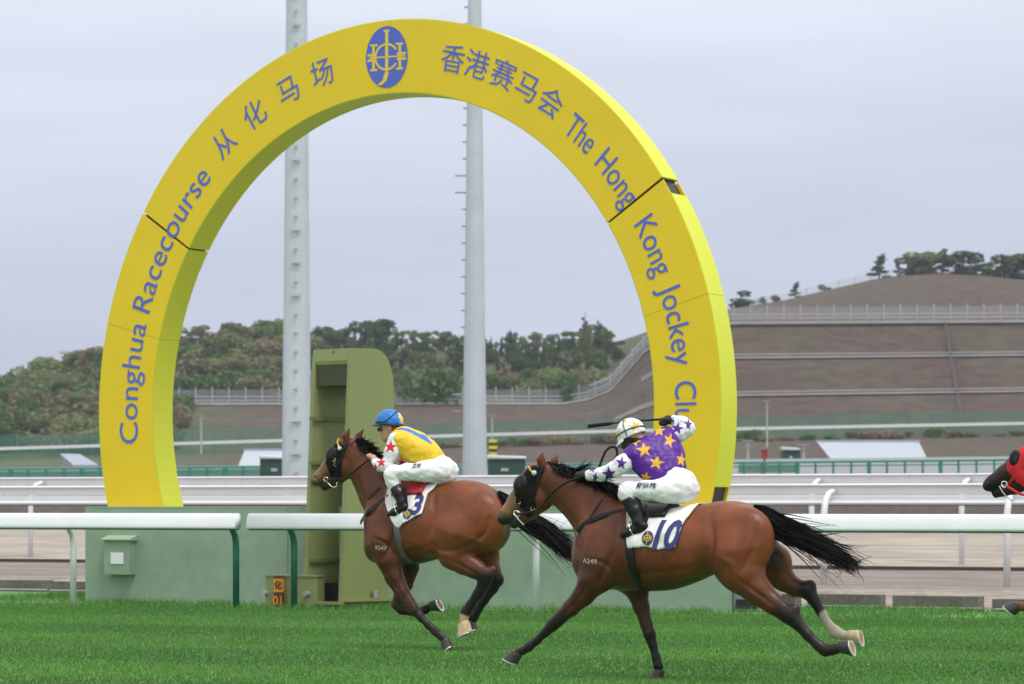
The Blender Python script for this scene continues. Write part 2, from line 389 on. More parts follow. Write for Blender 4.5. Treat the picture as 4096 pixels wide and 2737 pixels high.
# local frame of the arch: x along the course to the right, y away from the camera, z up from the plinth top
def ell(r_, ang):                         # r_=0 inner, 1 outer edge
    A_, B_ = AI + (AO - AI) * r_, BI + (BO - BI) * r_
    return A_ * math.cos(ang) - .03 * (1 - r_), B_ * math.sin(ang) + AZ - ZB
def end_angle(r_, side, z):              # angle where the ring meets height z
    B_ = BI + (BO - BI) * r_; s_ = math.asin(max(-1, min(1, (z + ZB - AZ) / B_)))
    return s_ if side > 0 else math.pi - s_
gap = .006
def panel_ring(nm, m, r0, r1, y0, y1, ang0, ang1, shell):
    # curved plate between two angle limits; ang limits may differ for the inner and outer edge at the feet
    n = max(4, int(abs(ang1[0] - ang0[0]) / R(2.2))); b = MB(); path = []
    for i in range(n + 1):
        t = i / n; ai_ = ang0[0] + (ang1[0] - ang0[0]) * t; ao_ = ang0[1] + (ang1[1] - ang0[1]) * t
        i_, o_ = ell(r0, ai_ + (ao_ - ai_) * r0), ell(r1, ai_ + (ao_ - ai_) * r1)
        path.append([(i_[0], y0, i_[1]), (o_[0], y0, o_[1]), (o_[0], y1, o_[1]), (i_[0], y1, i_[1])])
    b.sweep(None, path); o = b.build(nm, m, arch); return fixn(o)
def lims(r0_, r1_, a_, side=None, zf=0.0):
    return (a_, a_) if side is None else (end_angle(0, side, zf), end_angle(1, side, zf))
seams = [None, R(166.0), R(147.7), R(91.1), R(34.2), R(15.9), None]
ge = R(.025); gj = R(.20)
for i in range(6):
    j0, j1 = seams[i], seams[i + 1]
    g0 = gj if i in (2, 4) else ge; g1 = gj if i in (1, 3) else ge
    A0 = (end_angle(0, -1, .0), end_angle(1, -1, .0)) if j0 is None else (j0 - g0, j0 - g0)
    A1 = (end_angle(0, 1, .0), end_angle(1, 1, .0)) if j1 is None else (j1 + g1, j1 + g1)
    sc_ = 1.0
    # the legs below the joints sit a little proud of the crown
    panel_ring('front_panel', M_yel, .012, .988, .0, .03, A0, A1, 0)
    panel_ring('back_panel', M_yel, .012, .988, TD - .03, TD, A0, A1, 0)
    panel_ring('inner_panel', mat('arch_inner_shaded', (.56, .58, .012), .5, var=.03, scale=1.2), .0, .03, .004, TD - .004, A0, A1, 0)  # darker than the outer lime: shade of the soffit put into its colour
    if i == 5: A1 = (end_angle(0, 1, .26), end_angle(1, 1, .26))
    if i == 4: A0 = (A0[0] - R(2.4), A0[1] - R(2.4))
    panel_ring('outer_panel', M_lime, .97, 1.0, .004, TD - .004, A0, A1, 0)
panel_ring('steel_core', M_dark, .05, .95, .05, TD - .05, (end_angle(0, -1, .0), end_angle(1, -1, .0)), (end_angle(0, 1, 0), end_angle(1, 1, 0)), 0)
# lettering: each word bent round the ring and 6 mm proud of the panels
def place_text(s, ang, size, rc, bold=.0, spread=1.0, chars=None):
    b = MB()
    if chars is None:
        v, f_ = text_mesh(s, size, bold)
        vs = []
        for x, y, z in v:
            ra = rc + (y - size * .34) / (AO - AI + .04) 
            A_, B_ = AI + (AO - AI) * ra, BI + (BO - BI) * ra
            mid = (AI + AO + BI + BO) / 4
            an = ang - x * spread / mid
            vs.append((A_ * math.cos(an), -.007, B_ * math.sin(an) + AZ - ZB))
        b.add(vs, f_)
        n_ = len(vs)
    o = b.build('lettering', M_blue, arch); return o
def ang_of(u, v):                        # ring angle of a display pixel on the front face
    r = Vector(((u * K - UC) / F, 1, (V0 - v * K) / F)); t = AC.dot(EN) / r.dot(EN); p = r * t
    x = (Vector((p.x, p.y, 0)) - AC).dot(EA); z = p.z + H
    return math.atan2((z - AZ) / (BI + BO), x / (AI + AO))
def word(s, u0, v0, u1, v1, size, rc=.47, bold=.0):   # from the first to the last letter's middle
    A0_, A1_ = ang_of(u0, v0), ang_of(u1, v1)
    if A0_ < -R(90): A0_ += 2 * math.pi
    v, f_ = text_mesh(s, size, bold); w = max(p[0] for p in v) - min(p[0] for p in v); mid = (AI + AO + BI + BO) / 4
    return place_text(s, (A0_ + A1_) / 2, size, rc, bold, abs(A0_ - A1_) * mid / w)
word('Conghua', 285, 1020, 308, 737, .46, .46)
word('Racecourse', 315, 712, 458, 378, .46, .46)
for ch, u, v in (('从', 517, 332), ('化', 585, 265), ('马', 660, 202), ('场', 738, 163)):
    place_text(ch, ang_of(u, v), .40, .50, 0.0)
for ch, u, v in (('香', 1038, 138), ('港', 1093, 151), ('赛', 1152, 175), ('马', 1207, 205), ('会', 1258, 244)):
    place_text(ch, ang_of(u, v), .40, .50, 0.0)
word('The', 1312, 268, 1368, 325, .46, .46)
word('Hong', 1385, 345, 1452, 458, .46, .46)
word('Kong', 1483, 492, 1522, 625, .46, .46)
word('Jockey', 1540, 650, 1575, 838, .46, .46)
word('Club', 1580, 872, 1586, 1000, .46, .46)
# blue oval emblem with its yellow monogram
ea = ang_of(889, 128); ex, ez = ell(.5, ea)
def flat(nm, polys, m, y, par):
    b = MB()
    for p in polys: b.add([(ex + x, y, ez + z) for x, z in p], [tuple(range(len(p)))])
    return b.build(nm, m, par)
EW, EH = .325, .425
ov = flat('emblem', [[(EW * math.cos(t), EH * math.sin(t)) for t in np.linspace(0, 2 * math.pi, 49)[:-1]]], M_blue, -.006, arch)
M_eyel = mat('emblem_yellow', (.78, .56, .05), .5)
bar = lambda x0, x1, z0, z1: [(x0, z0), (x1, z0), (x1, z1), (x0, z1)]
cq = lambda r0, t0, t1, n=22: [(r0 * math.cos(t), r0 * 1.0 * math.sin(t)) for t in np.linspace(t0, t1, n)]
polys = [bar(-.024, .024, -.22, .37), bar(-.045, .045, .345, .375)]
polys += [bar(-.225, -.185, -.175, .175), bar(.185, .225, -.175, .175), bar(-.255, -.145, .155, .185), bar(-.255, -.145, -.185, -.155), bar(.145, .255, .155, .185), bar(.145, .255, -.185, -.155)]
polys += [bar(-.30, -.16, -.055, -.02), bar(-.30, -.16, .02, .055), bar(.16, .30, -.055, -.02), bar(.16, .30, .02, .055), bar(-.27, .29, -.011, .011)]
for i in range(21):
    t0, t1 = R(32) + i * R(296) / 21, R(32) + (i + 1) * R(296) / 21
    polys.append([(.19 * math.cos(t0), .19 * math.sin(t0)), (.19 * math.cos(t1), .19 * math.sin(t1)), (.160 * math.cos(t1), .160 * math.sin(t1)), (.160 * math.cos(t0), .160 * math.sin(t0))])
polys += [[(-.035, -.22), (.035, -.22), (.0, -.33), (-.07, -.385), (-.145, -.385), (-.06, -.31)]]
mono = MB()
for k_, p in enumerate(polys): mono.add([(ex + x, -.0075 - .00012 * k_, ez + z) for x, z in p], [tuple(range(len(p)))])
o = mono.build('monogram', M_eyel, ov)

# ------------------------------------------------------------------ finish mirror tower (portal frame)
M_olive = mat('olive_paint', (.235, .268, .105), .5, var=.06, scale=1.5, bump=.04, bscale=20)
M_olive_d = mat('olive_rib', (.16, .18, .07), .6)
tw_pos = at(778, 1158, 0 + 44.55); tw_pos.z = 0
tower = empty('mirror_tower', tw_pos, R(45), label='olive green portal-shaped finish mirror tower with rounded top', cat='tower')
# local frame: x along the side slab (to the right and away), y along the opening (to the left and away)
HT = 3.52
def slab(nm, y0, y1, par):                # side slab: leaning front edge, rounded back top corner
    prof = [(.0, 0), (.98, 0), (.96, 3.02)]
    for q in np.linspace(0, 90, 8)[0:]: prof.append((.62 + .335 * math.cos(R(q)), 3.02 + (HT - 3.02) * math.sin(R(q))))
    prof += [(.20, HT), (.17, 3.3)]
    n = len(prof); b = MB()
    b.add([(x, y0, z) for x, z in prof] + [(x, y1, z) for x, z in prof],
          [tuple(range(n))[::-1], tuple(range(n, 2 * n))] + [(i, (i + 1) % n, n + (i + 1) % n, n + i) for i in range(n)])
    o = b.build(nm, M_olive, par); fixn(o); return o
slab('side_slab', -.04, .03, tower)
slab('side_slab', .68, .75, tower)
b = MB(); prof = [(.955, 3.02)] + [(.62 + .335 * math.cos(R(q)), 3.02 + (HT - 3.02) * math.sin(R(q))) for q in np.linspace(12, 90, 8)] + [(.20, HT), (.175, 3.36)]
inn = [(x * .93 + .02, z - .055) for x, z in prof]
path = [[(p[0], .032, p[1] - .001), (p[0], .678, p[1] - .001), (q_[0], .678, q_[1]), (q_[0], .032, q_[1])] for p, q_ in zip(prof, inn)]
b.sweep(None, path); fixn(b.build('roof_plate', M_olive, tower))
b = MB(); b.box(.19, .60, .033, .677, 3.02, 3.44); b.build('head_box', mat('olive_dark', (.055, .058, .028), .7), tower)
for z in (2.55, 1.95, 1.72, .62, .18):
    b = MB(); b.box(.06, .90, .640, .679, z, z + .05); b.build('rib', M_olive_d, tower)
b = MB(); b.box(.70, .94, .30, .62, .25, 2.05); b.build('back_panel', mat('steel_board', (.16, .18, .15), .5, var=.1), tower)
b = MB(); b.box(.52, .62, .20, .28, .3, 2.42); b.build('white_post', M_post, tower)
b = MB(); b.box(.30, .92, .06, .67, .0, .34); b.build('foot_box', mat('dark_foot', (.012, .013, .012), .7), tower)
b = MB(); b.box(-.02, 1.0, -.12, -.045, .10, .14); b.box(-.06, .02, -.10, .72, .06, .10); b.build('base_bar', mat('olive_light', (.26, .28, .13), .5), tower)
b = MB(); b.box(.1885, .1975, .31, .36, 3.455, 3.49); b.build('red_mark', mat('red_paint', (.6, .02, .015), .4), tower)
b = MB(); b.box(-.075, -.055, .60, .70, .065, .10); b.build('red_mark', mat('red_paint', (.6, .02, .015), .4), tower)
for x in (.55, .96):
    b = MB(); b.box(x - .035, x + .035, -.13, -.05, .15, .155); b.box(x - .03, x + .03, -.125, -.115, .155, .24); b.box(x - .03, x + .03, -.125, -.06, .24, .25); b.build('bracket', mat('galvanised', (.45, .47, .48), .4, metal=.4), tower)
# olive switch box and orange marker at its foot
a0, a1 = crs_at(611, .62), crs_at(729, .62)
sb = empty('switch_box', crs((a0 + a1) / 2, .7, 0), label='low olive switch box in front of the mirror tower', cat='box')
b = MB(); b.cbox(a0, a1, .60, .80, -.03, .43); pch(b.build('housing', M_olive, sb), sb)
b = MB(); b.cbox(a0 - .012, a1 + .012, .588, .812, .431, .452); pch(b.build('lid', mat('olive_light', (.26, .28, .13), .5), sb), sb)
for u in (702, 606):
    aa = crs_at(u, .56); b = MB(); b.tube([crs(aa, .60, .20), crs(aa, .52, .20)], .035, 12); b.box; pch(b.build('floodlight', mat('galvanised', (.45, .47, .48), .4), sb, smooth=False), sb)
am = crs_at(638, .50)
mk = empty('marker_board', crs(am, .5, 0), label='small orange marker board reading 01 beside the switch box', cat='marker')
b = MB(); b.cbox(am - .072, am + .072, .50, .53, .22, .44); pch(b.build('orange_panel', mat('orange', (.80, .30, .01), .5), mk), mk)
b = MB(); b.cbox(am - .072, am + .072, .501, .529, -.02, .219); pch(b.build('brown_panel', mat('brown_panel', (.10, .03, .008), .5), mk), mk)
b = MB(); b.cbox(am - .072, am + .072, .497, .533, .405, .441); pch(b.build('top_band', mat('brown_panel', (.10, .03, .008), .5), mk), mk)
for s_, z_, m_ in (('01', .05, mat('orange', (.8, .3, .01))), ('化', .27, mat('ink_dark', (.05, .02, .01), .6))):
    v, f_ = text_mesh(s_, .17 if s_ == '01' else .125, .004); b = MB(); b.add([crs(am + x, .494, z_ + y) for x, y, z in v], f_); pch(b.build('lettering', m_, mk), mk)
# ------------------------------------------------------------------ light poles
M_galv = mat('pole_galvanised', (.50, .57, .60), .45, metal=.15, var=.08, scale=1.2)
M_galv_d = mat('pole_seam', (.26, .30, .32), .6)
def pole(u, Yd, wb, wt, vb, lab, ladder):
    p0 = at(u, 1090, Yd); p0.z = 1.6; s = F / K / Yd
    t = empty('light_pole', p0, label=lab, cat='light pole', group='tall galvanised light poles')
    r0, r1 = wb / 2 / s, wt / 2 / s; zt = (1158 - 0) / s + H - 1.6       # top of the picture
    rad = lambda z: r0 + (r1 - r0) * z / zt
    zz = 0; k_ = 0; ztop = zt * 1.25; lens = [2.6, 3.1, 4.2, 5.4, 4.6, 6, 6, 6]
    cuts = [0]
    while cuts[-1] < ztop: cuts.append(min(ztop, cuts[-1] + lens[min(k_, 7)])); k_ += 1
    for i in range(len(cuts) - 1):
        b = MB(); ov = 1 + .012 * (len(cuts) - i)
        b.tube([(0, 0, cuts[i]), (0, 0, cuts[i + 1] + .12)], [rad(cuts[i]) * ov, rad(cuts[i + 1] + .12) * ov], 16)
        b.build('pole_section', M_galv, t, smooth=False)
    if not ladder:
        z = 1.0
        while z < ztop - .5:                                              # step bolts down the middle seam
            b = MB(); rr = rad(z) * 1.1; w = .16 if int(z * 10) % 4 else .42
            b.add([(-w * rr, -rr * 1.07, z), (w * rr, -rr * 1.07, z), (w * rr * .7, -rr * 1.1 - .05, z - .07), (-w * rr * .7, -rr * 1.1 - .05, z - .07)], [(0, 1, 2, 3)])
            b.add([(-w * rr, -rr * 1.0, z - .02), (w * rr, -rr * 1.0, z - .02), (w * rr * .7, -rr * 1.1 - .05, z - .08), (-w * rr * .7, -rr * 1.1 - .05, z - .08)], [(3, 2, 1, 0)])
            b.build('step_bolt', M_galv_d, t); z += .66 if w < .3 else .5
    else:
        z = 2.0
        while z < ztop - .5:                                              # climbing pegs on the left side
            rr = rad(z); long = int(z / .62) % 13 in (5, 6)
            b = MB(); b.tube([(-rr * .9, 0, z), (-rr - (.42 if long else .15), 0, z)], .032, 5); b.build('climbing_peg', M_galv_d, t); z += .62
    return t
pole(680, 118, 63, 47, 1090, 'tall galvanised light pole with step bolts, left of the mirror tower', False)
pole(1088, 122, 53, 30, 1090, 'tall galvanised light pole with side pegs, seen through the middle of the arch', True)

# ------------------------------------------------------------------ hillside
def keyed(pts):
    xs, ys = zip(*pts); return lambda u: np.interp(u, xs, ys)
vF = keyed([(-500, 1066), (0, 1050), (700, 1030), (1400, 1010), (2347, 992), (2900, 985)])
vB = keyed([(-500, 965), (0, 950), (400, 925), (1290, 924), (1345, 915), (1400, 893), (1480, 800), (1560, 742), (1690, 737), (2347, 733), (2900, 731)])
vC = keyed([(-500, 950), (-200, 932), (0, 914), (60, 893), (130, 866), (228, 842), (320, 824), (420, 812), (560, 786), (650, 772), (760, 790), (950, 800), (1200, 806), (1330, 800), (1420, 782), (1480, 762), (1600, 727), (1690, 705), (1800, 688), (1900, 664), (2000, 641), (2080, 630), (2150, 625), (2250, 630), (2347, 640), (2600, 672), (2900, 700)])
U = np.arange(-480, 2860, 14.0)
layers = []
def hz(v, Yd): return H + (1158 - v) * K / F * Yd
for u in U:
    f_, b_, c_ = float(vF(u)), float(vB(u)), float(vC(u)); c_ = min(c_, b_ - 6)
    rows = [(1092, 300), (1078, 352), (f_ + 6, 398), (f_ - 2, 404)]
    for k_, q in enumerate((.18, .36, .365, .52, .68, .685, .84, .985)): rows.append((f_ + (b_ - f_) * q, 404 + q * 52 + (3.0 if k_ in (2, 5) else 0)))
    rows += [(b_, 457), (b_ - 3, 463)]
    for q in (.25, .5, .75, 1.0): rows.append((b_ - 3 + (c_ - b_ + 3) * (math.sin(q * math.pi / 2)), 463 + q * 62))
    layers.append(rows)
nL = len(layers[0]); vs = []; cs = []
rr = np.random.default_rng(11)
for i, u in enumerate(U):
    for j, (v, Yd) in enumerate(layers[i]):
        p = at(u, v, Yd)
        n1 = math.sin(u * .021 + j * 1.7) * math.sin(u * .0073 + j)
        p.z = max(p.z, 3.2 + .0 * j)
        vs.append(p)
        left = max(0, min(1, (700 - u) / 380)); midg = 1 if (u < 1470 and j >= nL - 5) else 0
        green = min(1, max(left, .8 * midg, .55 if j == 3 else 0, .35 * (.5 + .5 * n1)))
        cs.append(np.array([.064, .034, .029]) * (1 - green) + np.array([.055, .082, .030]) * green)
# last row drops behind the crest
for i, u in enumerate(U):
    v, Yd = layers[i][-1]; p = at(u, v + 70, Yd + 140); vs.append(p); cs.append(np.array([.08, .09, .04]))
vs2 = np.array([tuple(p) for p in vs]); nU = len(U)
grid = np.concatenate([vs2[:nU * nL].reshape(nU, nL, 3), vs2[nU * nL:].reshape(nU, 1, 3)], 1)
cg = np.concatenate([np.array(cs[:nU * nL]).reshape(nU, nL, 3), np.array(cs[nU * nL:]).reshape(nU, 1, 3)], 1)
nL1 = nL + 1; idx = np.arange(nU * nL1).reshape(nU, nL1)
faces = np.stack([idx[:-1, :-1], idx[1:, :-1], idx[1:, 1:], idx[:-1, 1:]], -1).reshape(-1, 4)
me = np_mesh('hillside', grid.reshape(-1, 3), faces, cg.reshape(-1, 3))
link('hillside', me, mat('hill_cover', (0, 0, 0), .95, attr=True, var=.60, scale=.45, stretch=(1, 1, 2.2), bump=.8, bscale=1.2, detail=12), smooth=True, kind='structure')
def on_hill(u, fr, Yadd=0):              # point on the hill: fr 0 at the foot road, 1 at the upper berm, 2 at the crest
    f_, b_, c_ = float(vF(u)), float(vB(u)), float(vC(u)); c_ = min(c_, b_ - 6)
    if fr <= 1: return at(u, f_ + (b_ - f_) * fr, 404 + fr * 52 + Yadd)
    q = fr - 1; return at(u, b_ - 3 + (c_ - b_ + 3) * math.sin(q * math.pi / 2), 463 + q * 62 + Yadd)

M_hconc = mat('berm_concrete', (.42, .41, .41), .85, var=.15, scale=.5)
def ribbon(nm, pts, m, w, h, lo=.4, **kw):
    b = MB(); path = []
    for p in pts: path.append([(p.x, p.y - w, p.z - lo), (p.x, p.y + w, p.z - lo), (p.x, p.y + w, p.z + h), (p.x, p.y - w, p.z + h)])
    b.sweep(None, path); return fixn(b.build(nm, m, **kw))
lab = ['lower', 'middle', 'upper']
for k_, (fr, u0) in enumerate(((.365, 1405), (.685, 1470))):
    us = np.linspace(u0, 2700, 40)
    ribbon('drain_channel', [on_hill(u, fr, -.6) for u in us], M_hconc, .35, .14, .06, kind='structure')
    ribbon('drain_channel', [on_hill(u, fr + .030, -.3) for u in us], M_hconc, .3, .08, .06, kind='structure')
us = np.concatenate([np.linspace(372, 1290, 40), np.linspace(1300, 1570, 24), np.linspace(1600, 2700, 24)])
ribbon('berm_edge', [on_hill(u, .985, -1.4) for u in us], M_hconc, .5, .16, .12, kind='structure')
for dz in (.75, 1.25):
    ribbon('berm_edge', [on_hill(u, 1.0, 0) + Vector((0, 0, dz)) for u in us], mat('guard_grey', (.40, .41, .43), .5, metal=.3), .12, .16 - .4, kind='structure')

def net_mat(nm, col, a_): return mat(nm, col, .7, alpha=a_)
def far_fence(nm, us, base, hgt, step, m_post, m_net, lab, pr=.07, proud=.35):
    pts = [base(u) for u in us]; t = empty(nm, pts[len(pts) // 2], label=lab, cat='fence')
    inv = Matrix.Translation(-t.location)
    b = MB()
    for i in range(len(pts) - 1):
        p, q = pts[i], pts[i + 1]; b.add([p, q, q + Vector((0, 0, hgt)), p + Vector((0, 0, hgt))], [(0, 1, 2, 3)])
    o = b.build('netting', m_net, t); o.matrix_parent_inverse = inv
    d = 0; nxt = 0; pm = None
    for i in range(len(pts) - 1):
        L = (pts[i + 1] - pts[i]).length
        while nxt <= d + L:
            p = pts[i].lerp(pts[i + 1], (nxt - d) / L)
            if pm is None:
                bb = MB(); bb.tube([(0, -.1, -.3), (0, -.1, hgt + proud)], pr, 6); pm = bpy.data.meshes.new('post'); pm.from_pydata(bb.v, [], bb.f); pm.materials.append(m_post)
            o = bpy.data.objects.new('post', pm); COL.objects.link(o); o.parent = t; o.location = p - t.location; nxt += step
        d += L
    return t
M_gpost = mat('fence_post_grey', (.42, .43, .45), .6)
far_fence('chain_fence', us, lambda u: on_hill(u, 1.0, 1.5), 1.9, 2.3, M_gpost, net_mat('net_grey', (.36, .38, .40), .38), 'grey chain-link fence along the upper terrace of the hill', .085)
us2 = np.linspace(-300, 2700, 60)
far_fence('green_fence', us2, lambda u: on_hill(u, 0, -2.0), 2.7, 3.0, mat('fence_post_green', (.10, .22, .16), .6), net_mat('net_green', (.055, .20, .14), .5), 'green mesh fence along the road at the foot of the hill', .06, .0)
ribbon('guard_rail', [on_hill(u, 0, -5.0) + Vector((0, 0, 1.35)) for u in us2], mat('guard_white', (.72, .73, .74), .5), .1, -.4 + .36, label='long white guard rail in front of the green hill fence', cat='guard rail')
us3 = np.linspace(1890, 2700, 40)
far_fence('crest_fence', np.linspace(1700, 2700, 50), lambda u: on_hill(u, 1.97, 0), 1.1, 2.6, M_gpost, net_mat('net_pale', (.38, .40, .40), .22), 'low pale fence following the hill crest on the right', .05, .05)
# stairs beside the ramp of the berm
st = empty('hill_stairs', on_hill(1440, 1.0), label='long pale concrete stairway with railing climbing the hill slope', cat='stairs')
for k_, u in enumerate(np.linspace(1352, 1488, 46)):
    p = on_hill(u, 1.0, 3.0); b = MB(); b.box(p.x - .5, p.x + .5, p.y - 1.2, p.y + 1.2, p.z - .4, p.z + .55); o = b.build('step', M_hconc, st); o.matrix_parent_inverse = Matrix.Translation(-st.location)
pts = [on_hill(u, 1.0, 1.9) + Vector((0, 0, 1.7)) for u in np.linspace(1352, 1488, 16)]
b = MB(); b.tube(pts, .12, 6); o = b.build('handrail', M_gpost, st); o.matrix_parent_inverse = Matrix.Translation(-st.location)
# drainage chute on the right slope
ch = ribbon('drain_chute', [on_hill(2165 + 45 * (1 - q), .0 + q, -.8) for q in np.linspace(.05, .97, 12)], mat('chute_grey', (.15, .145, .155), .85), 1.2, .25, kind='structure')

# ------------------------------------------------------------------ trees and bushes on the hill
def crown_mesh(nm, seed, blobs, n_leaf, size, base_c, tip_c):
    r = np.random.default_rng(seed); B_ = np.array(blobs, float)          # x, y, z, rx, rz
    w = B_[:, 3] ** 2 * B_[:, 4]; k_ = r.choice(len(B_), n_leaf, p=w / w.sum())
    d = r.normal(size=(n_leaf, 3)); d /= np.linalg.norm(d, axis=1)[:, None]; q = r.uniform(.45, 1.0, n_leaf) ** .5
    c = B_[k_, :3] + d * q[:, None] * np.stack([B_[k_, 3], B_[k_, 3], B_[k_, 4]], 1)
    ax = r.normal(size=(n_leaf, 3)); ax /= np.linalg.norm(ax, axis=1)[:, None]; ay = np.cross(ax, r.normal(size=(n_leaf, 3))); ay /= np.linalg.norm(ay, axis=1)[:, None]
    s = size * r.uniform(.5, 1.3, n_leaf)[:, None]
    V = np.stack([c - ax * s, c + ay * s * .55, c + ax * s, c - ay * s * .55], 1).reshape(-1, 3)
    tone = r.uniform(0, 1, len(B_))[k_]; mixv = np.clip(.55 * tone + .45 * r.random(n_leaf), 0, 1)[:, None]
    C_ = np.array(base_c) * (1 - mixv) + np.array(tip_c) * mixv
    return np_mesh(nm, V, np.arange(4 * n_leaf).reshape(-1, 4), np.repeat(C_, 4, 0))
M_leaf = mat('leaf', (0, 0, 0), .6, attr=True, trans=.35); M_bark = mat('bark', (.07, .05, .035), .9)
PALS = {'dark': ((.036, .070, .032), (.070, .120, .048)), 'green': ((.060, .125, .030), (.115, .215, .050)), 'olive': ((.125, .135, .058), (.215, .215, .10)),
        'brown': ((.20, .150, .092), (.30, .23, .14)), 'pale': ((.130, .180, .060), (.22, .28, .10))}
def blobs_for(kind, r):
    if kind == 'conifer':
        return [(r.normal(0, .25), r.normal(0, .25), 1.2 + i * .82, 1.75 * (1 - i / 10.5) * r.uniform(.75, 1.15), .42) for i in range(10)]
    if kind == 'pine':                    # layered, sparse
        return [(r.uniform(-1.2, 1.2) * (1 - i / 12), r.uniform(-1, 1), 2.2 + i * .62, r.uniform(.75, 1.5) * (1 - i / 16), .34) for i in range(10)]
    if kind == 'bush':
        return [(r.uniform(-1.6, 1.6), r.uniform(-1.2, 1.2), r.uniform(.4, 1.5), r.uniform(.8, 1.3), r.uniform(.6, .95)) for i in range(8)]
    out_ = []                             # round
    for i in range(14):
        a_ = r.uniform(0, 6.28); rad = r.uniform(.2, 2.1); z = r.uniform(.7, 6.6); k_ = 1 - abs(z - 4.2) / 4.2
        out_.append((rad * math.cos(a_) * (.5 + k_), rad * math.sin(a_) * (.5 + k_), z, r.uniform(.8, 1.5), r.uniform(.65, 1.1)))
    return out_
PROTO = {}
def tree_proto(kind, pal, var):
    key = (kind, pal, var)
    if key not in PROTO:
        r = random.Random(hash(kind + pal) % 9999 if False else sum(map(ord, kind + pal)) * 7 + var)
        b_ = blobs_for_np(kind, r)
        n = {'bush': 900, 'conifer': 1500, 'pine': 1100, 'round': 2400}[kind]
        PROTO[key] = crown_mesh('crown', sum(map(ord, kind + pal)) + var, b_, n, .27 if kind != 'bush' else .24, *PALS[pal])
        PROTO[key].materials.append(M_leaf)
    return PROTO[key]
class RR:
    pass
def blobs_for_np(kind, r):
    class W:
        normal = staticmethod(lambda m, s: r.gauss(m, s)); uniform = staticmethod(r.uniform)
    return blobs_for(kind, W)
tb = MB(); tb.tube([(0, 0, -.6), (.05, 0, 1.5), (-.05, .05, 3.6), (.05, 0, 5.6)], [.20, .16, .11, .04], 6)
for x, y, z in ((1.1, .3, 3.6), (-1.2, -.2, 3.9), (.3, -1.0, 4.4)): tb.tube([(0, 0, 2.2), (x * .5, y * .5, z - .8), (x, y, z)], [.09, .06, .03], 5)
TRUNK = bpy.data.meshes.new('trunk'); TRUNK.from_pydata(tb.v, [], tb.f); TRUNK.materials.append(M_bark)
def tree(nm, kind, pal, var, p, sx, sz, label, group):
    t = empty(nm, p, random.uniform(0, 6.28), label=label, cat='bush' if kind == 'bush' else 'tree', group=group)
    t.scale = (sx, sx, sz)
    for n_, me_ in (('crown', tree_proto(kind, pal, var)), ('trunk', TRUNK)):
        if n_ == 'trunk' and kind == 'bush': continue
        o = bpy.data.objects.new(n_, me_); COL.objects.link(o); o.parent = t
    return t
r_ = random.Random(21)
def col_word(u):
    for lim, w_ in ((90, 'near the left frame edge'), (225, 'left of the arch'), (410, 'behind the left arch leg'), (530, 'just inside the left arch leg'), (700, 'beside the left light pole'), (800, 'above the mirror tower'), (905, 'right of the mirror tower'),
                    (1010, 'left of the pegged pole'), (1110, 'behind the pegged pole'), (1210, 'right of the pegged pole'), (1310, 'left of the hill stairs'), (1490, 'near the hill stairs'), (1700, 'behind the right arch leg'), (1900, 'just right of the arch'), (2150, 'above the white shed')):
        if u < lim: return w_
    return 'near the right frame edge'
def row_word(fr):
    return 'at the foot of the hill' if fr < .2 else 'on the lower slope' if fr < .6 else 'on the middle slope' if fr < 1.05 else 'on the upper slope' if fr < 1.6 else 'along the crest'
def col_label(pal): return {'dark': 'dark green', 'green': 'mid green', 'olive': 'olive green', 'brown': 'rusty brown', 'pale': 'pale yellow-green'}[pal]
# woodland between the mirror tower and the right leg of the arch
def wood(us_, frs, tops, kinds, gname, where):
    for u in us_:
        fr = r_.choice(frs) + r_.uniform(-.06, .06); p = on_hill(u, fr); top = tops(u) + r_.uniform(-6, 26)
        s = F / K / p.y; h = max(3.0, (1158 - (p.z - H) * s - top) / s); h = min(h, 11)
        kind, pal = r_.choice(kinds)
        hk = {'conifer': 9.2, 'pine': 8.6, 'round': 7.2, 'bush': 2.2}[kind]
        tree({'conifer': 'conifer_tree', 'pine': 'pine_tree', 'round': 'broadleaf_tree', 'bush': 'bush'}[kind], kind, pal, r_.randrange(2), p, h / hk * r_.uniform(.8, 1.1), h / hk,
             '%s %s %s, %s' % (col_label(pal), {'conifer': 'conifer', 'pine': 'pine', 'round': 'broadleaf tree', 'bush': 'bush'}[kind], where, col_word(u)), gname)
tops = keyed([(690, 740), (760, 742), (850, 735), (890, 735), (930, 765), (1000, 765), (1060, 775), (1120, 775), (1160, 755), (1200, 770), (1250, 775), (1300, 765), (1340, 735), (1400, 750), (1470, 775)])
W1 = [('round', 'dark'), ('round', 'green'), ('conifer', 'dark'), ('round', 'green'), ('conifer', 'green'), ('round', 'olive')]
wood(np.arange(705, 1400, 12), (1.75, 1.6, 1.9), tops, W1, 'woodland on the hill', 'in the back row of the wood')
wood(np.arange(712, 1415, 13), (1.22, 1.35, 1.5), keyed([(700, 800), (1100, 800), (1300, 805), (1400, 800)]), [('round', 'green'), ('round', 'dark'), ('round', 'olive'), ('conifer', 'dark')], 'woodland on the hill', 'in the middle of the wood')
wood(np.arange(706, 1360, 25), (1.04, 1.1), keyed([(700, 850), (1100, 845), (1400, 850)]), [('round', 'pale'), ('bush', 'green'), ('round', 'green'), ('bush', 'pale'), ('bush', 'brown')], 'wood edge', 'at the front edge of the wood')
